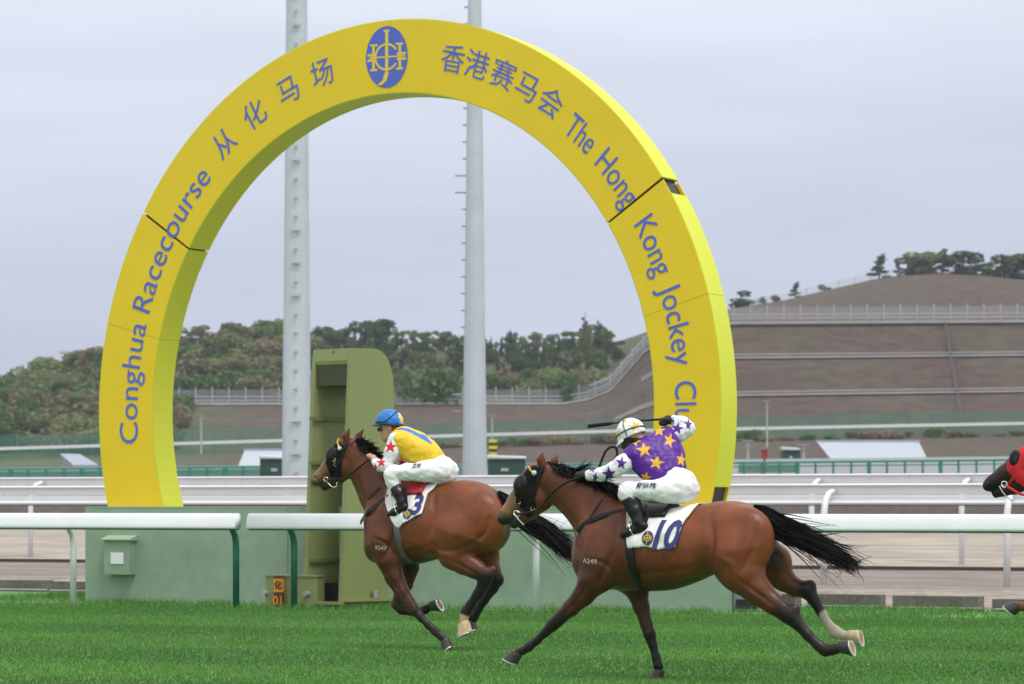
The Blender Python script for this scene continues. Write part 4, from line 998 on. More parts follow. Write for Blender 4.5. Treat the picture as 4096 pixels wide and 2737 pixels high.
def build_horse(fr, T, label, coat, legs, seed, hood=None, hoodmat=None):
    root = empty('horse', tuple(fr.O), fr.rz, label=label, cat='horse', group='racehorses at full gallop')
    S = SDF((T['x0'], -.42, .0 + T.get('z0', 0)), (T['x1'], .42, T.get('z1', 1.95)), .0125)
    tr = [(fr(p[0], p[1], 0)[0], fr(p[0], p[1], 0)[2], fr(p[0], p[2], 0)[2], p[3]) for p in T['trunk']]
    S.loft(tr, .04)
    for (x, y, lat, rx, ry, rz_, rot, k) in T['muscle']: S.ell(fr(x, y, lat), (rx, ry, rz_), R(rot), k)
    S.chain(fr.ch(T['neck']), T['neck_ky'], .10, .06)
    S.chain(fr.ch(T['head']), T['head_ky'], .05, .04)
    S.chain(fr.ch(T['jaw']), .8, .03, .03)
    x, y, lat, rx, ry, rz_, rot = T['cheek']; S.ell(fr(x, y, lat), (rx, ry, rz_), R(rot), .03)
    for e in T['ears']: S.chain(fr.ch(e), .75, .012, .012)
    for leg in T['legs']: S.chain(fr.ch(leg['pts']), leg.get('ky', .85), leg.get('k', .07), .025)
    for (x, y, lat, r0) in T.get('nostril', []): S.ell(fr(x, y, lat), (r0, .02, r0 * .7), R(40), .01, True)
    V, Q = S.mesh(); V = smooth_mesh(V, Q, 2, .5); N = vnormals(V, Q)
    disp = np.zeros(len(V)); ay = np.abs(V[:, 1])          # muscle edges: soft grooves (depth > 0) and ridges on both sides
    for pts, dep, wid in T.get('groove', []):
        P = cr_spline([fr(x, y, lat)[[0, 2]] for x, y, lat in pts], 6); dm = np.full(len(V), 9.0); tt = np.zeros(len(V))
        for i in range(len(P) - 1):
            d = P[i + 1] - P[i]; t = np.clip(((V[:, [0, 2]] - P[i]) @ d) / max(d @ d, 1e-9), 0, 1); q = np.linalg.norm(V[:, [0, 2]] - P[i] - t[:, None] * d, axis=1)
            m_ = q < dm; dm[m_] = q[m_]; tt[m_] = (i + t[m_]) / (len(P) - 1)
        disp -= 1.9 * dep * np.exp(-(dm / wid) ** 2) * np.sin(np.pi * np.clip(tt * .9 + .05, 0, 1)) ** .6 * np.clip((ay - .03) / .05, 0, 1)
    xr0, xr1 = T['ribs']; rb = np.clip((V[:, 0] - fr(xr1, 800, .2)[0]) / .12, 0, 1) * np.clip((fr(xr0, 800, .2)[0] - V[:, 0]) / .12, 0, 1) * np.clip((ay - .16) / .06, 0, 1)
    disp += .0022 * rb * np.sin((V[:, 0] + .18 * (V[:, 2] - 1.1)) * 2 * math.pi / .07)
    V = (V + N * disp[:, None]).astype(np.float32); N = vnormals(V, Q)
    base, dark, tan = np.array(coat['base']), np.array(coat['dark']), np.array(coat['tan'])
    C_ = np.repeat(base[None], len(V), 0)
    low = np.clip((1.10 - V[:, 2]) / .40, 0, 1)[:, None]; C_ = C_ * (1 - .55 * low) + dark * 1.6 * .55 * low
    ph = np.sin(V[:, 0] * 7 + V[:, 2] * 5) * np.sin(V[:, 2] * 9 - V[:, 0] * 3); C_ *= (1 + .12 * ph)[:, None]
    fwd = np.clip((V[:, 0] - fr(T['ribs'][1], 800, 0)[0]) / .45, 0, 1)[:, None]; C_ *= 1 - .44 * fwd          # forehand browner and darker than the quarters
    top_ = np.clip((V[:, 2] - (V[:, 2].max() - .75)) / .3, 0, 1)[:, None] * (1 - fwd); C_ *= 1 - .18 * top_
    for (P0, P1, r0, soft, colr) in T['paint'](fr, dark, tan, base):
        P0, P1 = np.array(P0), np.array(P1); d = P1 - P0; t = np.clip(((V - P0) @ d) / max(d @ d, 1e-9), 0, 1); ds = np.linalg.norm(V - P0 - t[:, None] * d, axis=1)
        w = np.clip((r0 + soft - ds) / soft, 0, 1)[:, None]; w = w * w * (3 - 2 * w); C_ = C_ * (1 - w) + np.array(colr) * w
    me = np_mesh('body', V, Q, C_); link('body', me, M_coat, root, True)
    for (p, ang, m_, k_) in T['hooves']: hoof(root, fr(*p), ang, m_, k_)
    r = np.random.default_rng(seed)
    def sp(x, y, off=.008, side=1, lat=.22, reg=None):     # picture point onto the near surface
        for _ in range(5):
            q = fr(x, y, lat, reg); yy = S.surf_y(q[0], q[2], side)
            if yy is None: return fr(x, y, lat * .8, reg)
            lat = .5 * lat + .5 * yy
        q = fr(x, y, lat, reg); return np.array([q[0], (S.surf_y(q[0], q[2], side) or lat) + off, q[2]])
    # mane
    mb = MB()
    for (A_, B_, n, L0, L1, dr) in T['mane']:
        a_, b_ = np.array(fr(*A_)), np.array(fr(*B_)); ts = r.random(n); rt = a_ + (b_ - a_) * ts[:, None] + r.normal(size=(n, 3)) * np.array([.012, .016, .010]) + np.array([0, 0, .010])
        dd = np.array(dr)[None] + r.normal(size=(n, 3)) * .16; strands(mb, rt, dd, r.uniform(L0, L1, n), .007, r, .35, grav=.25)
    if mb.n: mb.build('mane', M_hair, root)
    # tail: a bundle of strands along a spline
    sp_ = cr_spline([(*fr(x, y, lat), w) for x, y, lat, w in T['tail']], 8); mb = MB(); n = T.get('tail_n', 330)
    for i in range(n):
        q0 = r.normal(size=2) * .5; q0 = q0 / max(1, np.linalg.norm(q0)); e_ = r.uniform(.55, 1.0); s_ = r.uniform(0, .35) if i > n * .35 else 0; m_ = len(sp_)
        ids = np.linspace(s_, e_, 12) * (m_ - 1); pts = []
        wob = r.normal(size=3) * (.011 if i % 9 == 0 else .004)
        for j, f_ in enumerate(ids):
            i0 = int(min(f_, m_ - 2)); t = f_ - i0; p = sp_[i0] * (1 - t) + sp_[i0 + 1] * t; d = sp_[i0 + 1][:3] - sp_[i0][:3]; d /= np.linalg.norm(d); sdv = np.array([0, 1.0, 0]); upv = np.cross(d, sdv)
            pts.append(p[:3] + (sdv * q0[0] * .8 + upv * q0[1]) * p[3] + wob * max(0, j - 3))
        w0 = .0060 * r.uniform(.6, 1.3); b_ = r.normal(size=3); vs = []
        for j, q in enumerate(pts): w = w0 * (1 - (j / 11) ** 3 * .8); bb = np.cross(pts[min(j + 1, 11)] - pts[max(j - 1, 0)], b_); bb /= max(np.linalg.norm(bb), 1e-9); vs += [q - bb * w, q + bb * w]
        mb.add(vs, [(2 * j, 2 * j + 1, 2 * j + 3, 2 * j + 2) for j in range(11)])
    ro = np.array([sp_[int(m_ * q)][:3] for q in r.uniform(.55, .99, 46)]); dd = np.array([sp_[min(m_ - 1, int(m_ * .7) + 2)][:3] - sp_[int(m_ * .7)][:3]]) * 8 + r.normal(size=(46, 3)) * .5 + np.array([0, 0, .25])
    strands(mb, ro, dd, r.uniform(.10, .26, 46), .003, r, 1.6, 8, .3)
    mb.build('tail', M_hair, root)
    # hood with eye cups
    if T.get('hood'):
        poly = [(fr(x, y, .08)[0], fr(x, y, .08)[2]) for x, y in T['hood']]
        mk = in_poly(V[:, 0], V[:, 2], poly); v2, f2, _ = shell(V, Q, N, mk, .009)
        ho = link('blinker_hood', np_mesh('blinker_hood', v2, f2), hoodmat or mat('hood_black', (.006, .006, .007), .8, bump=.2, bscale=60, spec=.2), root, True)
        for sgn in (1, -1):
            x, y, lat, rx, ry, rz_, rot = T['cup']; c = fr(x, y, lat); b = MB(); ring = []
            for q in np.linspace(0, math.pi / 2, 7):
                ring.append([(c[0] + (rx * math.cos(t) * math.cos(R(rot)) - rz_ * math.sin(t) * math.sin(R(rot))) * math.cos(q), sgn * (abs(c[1]) + ry * math.sin(q)), c[2] + (rx * math.cos(t) * math.sin(R(rot)) + rz_ * math.sin(t) * math.cos(R(rot))) * math.cos(q)) for t in np.linspace(0, 2 * math.pi, 17)[:-1]])
            b.sweep(None, ring); fixn(b.build('eye_cup', mat('cup_plastic', (.009, .009, .010), .35, spec=.3), ho, smooth=True))
        for (x, y, rr_) in T.get('studs', []):
            p = sp(x, y, .012, 1, .08); b = MB(); b.tube([p + np.array([rr_ * math.cos(t), 0, rr_ * math.sin(t)]) for t in np.linspace(0, 2 * math.pi, 15)], .0035, 5); b.build('ring', mat('brass', (.7, .55, .3), .3, metal=.8), ho)
        if T.get('browband'):
            pts = [sp(x, y, .012, 1, .06) for x, y in T['browband']]; b = MB(); b.tube(cr_spline(pts, 5), .011, 6, flat=.6); b.build('browband', mat('brow_gold', (.65, .40, .03), .4), ho, smooth=True)
            x, y = T['rosette']; p = sp(x, y, .02, 1, .07); b = MB(); b.tube([p + np.array([0, d_, 0]) for d_ in (-.012, .0, .010, .014)], [.020, .022, .018, .004], 12); b.build('rosette', mat('rosette_pearl', T.get('rosette_col', (.6, .65, .6)), .3), ho, smooth=True)
    # straps lying on the coat
    for nm, pts, w, m_ in T.get('straps', []):
        P = cr_spline([sp(x, y, .010, 1, lat) for x, y, lat in pts], 8)
        b = MB(); b.tube([tuple(p) for p in P], w, 8, flat=.32, up=None); 
        # flatten against the body: thin in y
        for i, v in enumerate(b.v):
            c = P[i // 8]; b.v[i] = (v[0], c[1] + (v[1] - c[1]) * .32, v[2])
        b.build(nm, m_, root, smooth=True)
    for nm, pts, w, m_ in T.get('lines', []):
        P = cr_spline([fr(*p) for p in pts], 8); b = MB(); b.tube([tuple(p) for p in P], w, 7); b.build(nm, m_, root, smooth=True)
    for (x, y, lat, rr_, rot) in T.get('rings', []):
        c = fr(x, y, lat); b = MB(); b.tube([c + np.array([rr_ * math.cos(t), 0, rr_ * math.sin(t)]) for t in np.linspace(0, 2 * math.pi, 17)], .005, 6); b.build('bit_ring', M_metal, root, smooth=True)
    return root, S, sp, V, Q, N

def finer(v, f_, mx):                       # split long edges so that flat figures can bend
    import bmesh
    bm = bmesh.new(); bv = [bm.verts.new((p[0], p[1], 0)) for p in v]
    for q in f_:
        try: bm.faces.new([bv[i] for i in q])
        except ValueError: pass
    for _ in range(5):
        bmesh.ops.triangulate(bm, faces=bm.faces[:]); es = [e for e in bm.edges if e.calc_length() > mx]
        if not es: break
        bmesh.ops.subdivide_edges(bm, edges=es, cuts=1)
    bmesh.ops.triangulate(bm, faces=bm.faces[:]); bm.verts.index_update()
    o = ([tuple(p.co) for p in bm.verts], [tuple(q.index for q in p.verts) for p in bm.faces]); bm.free(); return o
def saddle_cloth(fr, root, S, sp, poly, number, num_box, em, shear, back):
    # cloth laid over the back: near flank follows the traced outline, draped by ray from the spine
    P = np.array(poly, float); dense = []
    nearp = [sp(x, y, .0, 1, .26) for x, y in poly]
    xs = np.array([p[0] for p in nearp]); x0, x1 = xs.min(), xs.max()
    xz = [(p[0], p[2]) for p in nearp]
    NX, NZ = 46, 34; V = []; 
    zmin = min(p[1] for p in xz); ztop_back = back
    vid = {}; fs = []
    X = np.linspace(x0, x1, NX)
    rows = []
    for x in X:
        zc = 1.02; col = []
        # angle of lower edge on the near side: march down until outside polygon
        phis = np.linspace(0, R(125), 120); pts = []
        for ph in phis:
            r0 = S.ring(x, zc, ph); pts.append((x, (r0 + .014) * math.sin(ph), zc + (r0 + .014) * math.cos(ph)))
        z_in = [i for i, p in enumerate(pts) if in_poly(np.array([x]), np.array([p[2]]), xz)[0]]
        last = z_in[-1] if z_in else 8
        ii = np.linspace(0, last, NZ).astype(int); near = [pts[i] for i in ii]
        rows.append((near, [pts[i] for i in np.linspace(0, int(last * .9), NZ).astype(int)]))
    vs = []; r = np.random.default_rng(5)
    for i, (near, far) in enumerate(rows):
        for j in range(NZ - 1, 0, -1): p = far[j]; vs.append((p[0], -p[1], p[2]))
        for j, p in enumerate(near):
            q = j / NZ; w = .006 * q * math.sin(i * .55 + j * .25) + .004 * q * math.sin(i * .2 - j * .6); vs.append((p[0], p[1] + w + .004 * q, p[2]))
    nz = 2 * NZ - 1; fs = [(i * nz + j, i * nz + j + 1, (i + 1) * nz + j + 1, (i + 1) * nz + j) for i in range(NX - 1) for j in range(nz - 1)]
    b = MB(); b.add(vs, fs); cl = fixn(b.build('saddle_cloth', M_cloth, root, smooth=True))
    md = cl.modifiers.new('solid', 'SOLIDIFY'); md.thickness = .005; md.offset = -1
    rowsN = [np.array([vs[i * (2 * NZ - 1) + NZ - 1 + j] for j in range(NZ)]) for i in range(NX)]
    def cloth_y(px, pz):
        fi = np.clip((px - x0) / (x1 - x0) * (NX - 1), 0, NX - 1.001); i0 = int(fi); t = fi - i0; yy = []
        for rw in (rowsN[i0], rowsN[i0 + 1]): yy.append(np.interp(pz, rw[::-1, 2], rw[::-1, 1]))
        return yy[0] * (1 - t) + yy[1] * t
    # printed number: flat figures bent onto the cloth
    def decal(nm, v, f_, cx, cy, sx, m_, off, sq=1.0):
        c = sp(cx, cy, .02, 1, .28); o = []
        for x, z in v:
            px, pz = c[0] - x * sx * sq, c[2] + z * sx; o.append((px, cloth_y(px, pz) + off, pz))
        b = MB(); b.add(o, f_); return b.build(nm, m_, cl)
    v, f_ = text_mesh(number, 1.0, .035, shear, 0, 3); v, f_ = finer(v, f_, .07); v2 = [(p[0], p[1]) for p in v]; hgt = max(p[1] for p in v2)
    v2 = [(x, z - hgt / 2) for x, z in v2]
    decal('number', v2, f_, num_box[0], num_box[1], num_box[2] / hgt, M_navy, .005, num_box[3])
    cx, cy, rr_ = em
    ov, of = finer([(.85 * math.cos(t), math.sin(t)) for t in np.linspace(0, 2 * math.pi, 25)[:-1]], [tuple(range(24))], .3); decal('emblem', [p[:2] for p in ov], of, cx, cy, rr_, M_navy, .005)
    pv, pf = [], []
    def quad(p): n = len(pv); pv.extend(p); pf.append(tuple(range(n, n + len(p))))
    for i in range(16): t0, t1 = i * math.pi / 8, (i + 1) * math.pi / 8; quad([(.50 * math.cos(t0), .50 * math.sin(t0)), (.50 * math.cos(t1), .50 * math.sin(t1)), (.34 * math.cos(t1), .34 * math.sin(t1)), (.34 * math.cos(t0), .34 * math.sin(t0))])
    for q in ([(-.07, -.34), (.07, -.34), (.07, .34), (-.07, .34)], [(-.33, -.07), (.33, -.07), (.33, .07), (-.33, .07)], [(-.06, .52), (.06, .52), (.06, .9), (-.06, .9)], [(-.62, -.35), (-.52, -.35), (-.52, .35), (-.62, .35)], [(.52, -.35), (.62, -.35), (.62, .35), (.52, .35)], [(-.08, -.52), (.08, -.52), (-.1, -.85), (-.3, -.85)]): quad(q)
    decal('monogram', pv, pf, cx, cy, rr_, M_gold, .008)
    return cl
def brand(fr, root, sp, text, x, y, size, rot):
    v, f_ = text_mesh(text, size, .003); c = sp(x, y, 0, 1, .2); o = []
    S_ = sp
    co, si = math.cos(rot), math.sin(rot)
    for px, pz, _ in v:
        xx, zz = px * co - pz * si, px * si + pz * co; o.append((c[0] - xx, None, c[2] + zz))
    return o, f_, c

BAY = dict(base=(.205, .054, .014), dark=(.007, .005, .0045), tan=(.22, .12, .055))
BAY1 = dict(base=(.195, .054, .015), dark=(.007, .005, .0045), tan=(.20, .11, .05))
REG2 = (1940, 1600, 2151 / 1560); REG1 = (1200, 1580, 1684 / 1160)
f2 = Frame(2593, 26.5, HT_, REG2)
def paint2(fr, dark, tan, base):
    L = []
    seg = lambda a_, b_, r0, s_, c_: L.append((fr(*a_), fr(*b_), r0, s_, c_))
    seg((400, 1220, .17), (100, 1400, .17), .06, .10, dark); seg((930, 1330, -.15), (970, 1520, -.15), .05, .10, dark)
    seg((1660, 1180, .16), (1960, 1380, .16), .07, .10, dark); seg((1790, 1030, -.16), (1900, 1230, -.16), .06, .09, dark)
    seg((1895, 1215, -.16), (2000, 1300, -.16), .07, .03, (.50, .42, .33))
    seg((80, 640, .0), (150, 700, .0), .07, .10, dark * 2); seg((190, 540, .0), (130, 600, .0), .05, .06, tan)
    seg((1000, 1060, 0), (1240, 1000, 0), .05, .12, dark * 2.5)
    seg((420, 400, 0), (760, 540, 0), .03, .05, dark)
    seg((1500, 640, 0), (1600, 900, 0), .03, .10, dark * 2)
    return L
T2 = dict(x0=-1.75, x1=1.75, ribs=(760, 1200),
    trunk=[(500, 770, 915, .09), (540, 705, 985, .17), (620, 640, 1030, .225), (760, 600, 1050, .265), (900, 602, 1056, .285), (1050, 602, 1045, .275), (1180, 580, 1000, .26), (1300, 559, 950, .255), (1400, 560, 945, .26), (1480, 585, 935, .235), (1540, 640, 905, .18), (1572, 720, 850, .10)],
    muscle=[(1435, 785, .14, .235, .145, .275, 20, .08), (1435, 785, -.14, .235, .145, .275, 20, .08), (625, 830, .15, .15, .10, .29, -25, .06), (625, 830, -.15, .15, .10, .29, -25, .06),
            (560, 900, .10, .11, .11, .13, 0, .05), (560, 900, -.10, .11, .11, .13, 0, .05), (660, 960, .17, .12, .075, .12, 30, .04), (1350, 900, .19, .13, .07, .16, 30, .05), (1000, 830, .20, .36, .09, .20, 0, .10)],
    neck=[(745, 745, 0, .27), (640, 650, 0, .235), (540, 560, 0, .185), (455, 500, 0, .155), (385, 450, 0, .130), (330, 425, 0, .105)], neck_ky=[.70, .58, .52, .52, .56, .70],
    head=[(322, 405, 0, .085), (280, 430, 0, .105), (235, 485, 0, .098), (175, 560, 0, .074), (128, 625, 0, .062), (104, 655, 0, .056)], head_ky=[.8, .80, .82, .78, .85, .92],
    jaw=[(315, 560, 0, .075), (255, 620, 0, .056), (200, 660, 0, .042), (160, 690, 0, .036)], cheek=(292, 530, 0, .135, .088, .115, 40),
    ears=[[(322, 380, .055, .034), (308, 330, .065, .038), (320, 288, .07, .010)], [(370, 376, -.05, .034), (383, 340, -.065, .036), (400, 302, -.07, .009)]],
    nostril=[(88, 632, .05, .018)],
    groove=[([(735, 690, .2), (715, 830, .22), (680, 940, .2), (640, 1020, .18)], .010, .022), ([(560, 690, .15), (530, 780, .15), (545, 860, .15)], .007, .02), ([(600, 880, .18), (680, 900, .2), (720, 960, .2)], .006, .016),
            ([(1235, 620, .2), (1262, 780, .24), (1240, 930, .2)], .010, .035), ([(1525, 690, .15), (1505, 830, .17), (1440, 950, .19)], .007, .022), ([(1420, 980, .18), (1520, 1060, .17), (1620, 1140, .16)], .006, .016), ([(1300, 960, .2), (1400, 1040, .2), (1480, 1100, .18)], .004, .014),
            ([(690, 985, .2), (860, 960, .24), (1080, 940, .26), (1230, 890, .25)], .007, .028), ([(400, 560, .1), (480, 670, .12), (540, 760, .14)], .008, .02), ([(600, 700, .16), (650, 600, .14), (700, 520, .12)], .006, .025), ([(610, 1000, .17), (540, 1090, .17), (440, 1190, .17)], .005, .014), ([(560, 980, .18), (500, 1080, .17)], -.004, .016),
            ([(270, 500, .07), (200, 545, .07), (140, 610, .06)], -.006, .014), ([(230, 570, .07), (170, 640, .06)], .005, .014), ([(640, 650, .16), (600, 760, .18), (580, 850, .18)], -.006, .03), ([(1380, 640, .2), (1420, 760, .24), (1410, 880, .24)], .004, .05), ([(1300, 870, .25), (1370, 900, .26), (1380, 950, .24)], -.008, .03)],
    legs=[dict(pts=[(640, 900, .15, .16), (600, 990, .17, .125), (545, 1075, .175, .088), (470, 1150, .175, .066), (405, 1212, .175, .052), (372, 1242, .175, .050), (335, 1280, .175, .037), (285, 1328, .175, .032), (243, 1362, .175, .037), (208, 1384, .175, .031), (182, 1393, .175, .034)]),
          dict(pts=[(760, 940, -.13, .15), (838, 1050, -.15, .092), (862, 1140, -.155, .066), (890, 1235, -.155, .050), (907, 1290, -.155, .050), (925, 1350, -.155, .037), (944, 1420, -.155, .034), (954, 1462, -.155, .038), (960, 1488, -.155, .033)]),
          dict(pts=[(1400, 850, .15, .23), (1420, 950, .165, .175), (1500, 1050, .17, .115), (1590, 1125, .17, .082), (1672, 1185, .17, .068), (1715, 1225, .17, .052), (1780, 1297, .17, .041), (1840, 1355, .17, .041), (1876, 1382, .17, .046), (1925, 1378, .17, .038), (1955, 1368, .17, .036)]),
          dict(pts=[(1470, 850, -.15, .23), (1590, 900, -.165, .15), (1640, 985, -.165, .098), (1710, 1035, -.165, .072), (1775, 1048, -.165, .064), (1815, 1105, -.165, .046), (1858, 1180, -.165, .037), (1900, 1245, -.165, .034), (1932, 1280, -.165, .047), (1972, 1298, -.165, .034), (2003, 1303, -.165, .037)]),
          dict(pts=[(1712, 1150, .17, .038), (1690, 1180, .17, .055)], k=.05), dict(pts=[(1798, 1020, -.165, .036), (1780, 1050, -.165, .050)], k=.05)],
    hooves=[((178, 1396, .175), -68, M_hoofd, 1.1), ((961, 1494, -.155), -90, M_hoofd, 1.05), ((1962, 1362, .17), 163, M_hoofd, 1.1), ((2012, 1303, -.165), 168, M_hoofl, 1.1)],
    paint=paint2,
    mane=[((350, 362, 0), (520, 415, 0), 420, .05, .12, (-1, .25, -.10)), ((520, 412, 0), (700, 492, 0), 460, .05, .13, (-1, .25, -.12)), ((490, 395, 0), (560, 430, 0), 26, .10, .17, (-1, .0, .55)), ((690, 485, 0), (770, 560, 0), 260, .05, .12, (-1, .3, -.2)), ((350, 362, .0), (420, 385, .0), 160, .05, .10, (-.8, .6, -.5)), ((420, 385, .0), (620, 455, .0), 260, .06, .12, (-.7, .7, -.6)), ((380, 378, .035), (600, 452, .045), 620, .05, .10, (-.75, .25, -.75)), ((590, 450, .045), (720, 520, .05), 320, .05, .11, (-.8, .25, -.6)), ((350, 358, .0), (330, 362, .03), 40, .04, .08, (.6, .3, -.5))],
    tail=[(1478, 610, 0, .045), (1545, 638, 0, .072), (1620, 700, 0, .098), (1720, 745, 0, .080), (1820, 795, 0, .060), (1910, 845, 0, .050), (2000, 893, 0, .036), (2055, 928, 0, .018)], tail_n=1000,
    hood=[(265, 360), (320, 375), (330, 400), (300, 450), (285, 520), (280, 600), (250, 640), (220, 655), (205, 620), (185, 600), (165, 560), (160, 520), (178, 440), (230, 385)],
    cup=(200, 468, .080, .070, .034, .085, 20), studs=[(192, 565, .012), (266, 600, .016)],
    browband=[(243, 368), (252, 385), (264, 398), (276, 404)], rosette=(276, 403), 
    straps=[('breastplate', [(515, 725, .1), (575, 670, .16), (680, 632, .2), (800, 606, .24)], .022, M_leather), ('breast_strap', [(575, 660, .15), (620, 590, .13), (685, 512, .1)], .010, M_leather),
            ('girth', [(795, 760, .27), (805, 860, .28), (825, 960, .24), (870, 1046, .12)], .034, M_leather), ('cheek_strap', [(330, 360, .06), (300, 420, .085), (283, 500, .09), (275, 590, .085)], .011, M_leather)],
    lines=[('rein', [(172, 632, .07), (290, 605, .13), (360, 520, .15), (450, 455, .15), (530, 425, .13), (570, 410, .12)], .010, M_leather), ('rein', [(172, 632, -.07), (300, 600, -.12), (450, 470, -.12), (575, 410, -.06)], .010, M_leather),
           ('rein_loop', [(590, 405, .08), (625, 375, .06), (645, 330, .05), (665, 285, .05), (695, 260, .05), (722, 265, .05), (728, 300, .05), (715, 335, .06)], .011, M_leather), ('bit_bar', [(165, 635, .075), (190, 665, .075), (215, 690, .07)], .006, M_metal)],
    rings=[(170, 625, .075, .020, 0), (178, 628, .07, .024, 0)])
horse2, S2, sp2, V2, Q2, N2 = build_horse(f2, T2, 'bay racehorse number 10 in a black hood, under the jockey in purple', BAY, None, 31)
saddle_cloth(f2, horse2, S2, sp2, [(790, 600), (1000, 596), (1176, 580), (1150, 615), (1110, 660), (1080, 720), (1064, 770), (1062, 812), (1000, 820), (958, 828), (900, 812), (840, 815), (788, 822), (782, 760), (788, 680)], '10', (985, 738, .225, .80), (903, 762, .058), .28, 1.6)

f1 = Frame(1696, 32.0, HT_, REG1)
def paint1(fr, dark, tan, base):
    L = []
    seg = lambda a_, b_, r0, s_, c_: L.append((fr(*a_), fr(*b_), r0, s_, c_))
    seg((700, 1290, .16), (850, 1430, .16), .06, .10, dark * 2); seg((620, 1255, -.15), (770, 1230, -.15), .05, .10, dark)
    seg((1075, 1075, .16), (960, 1265, .16), .075, .09, dark); seg((1140, 1090, -.16), (1010, 1300, -.16), .07, .10, dark)
    seg((950, 1310, .16), (970, 1400, .16), .07, .02, (.52, .38, .22))
    seg((85, 490, 0), (140, 545, 0), .07, .10, dark * 2); seg((160, 430, 0), (110, 470, 0), .05, .06, tan); seg((1165, 600, 0), (1230, 800, 0), .03, .10, dark * 2)
    seg((640, 985, 0), (780, 960, 0), .05, .12, dark * 2.5); seg((360, 300, 0), (520, 460, 0), .03, .05, dark)
    return L
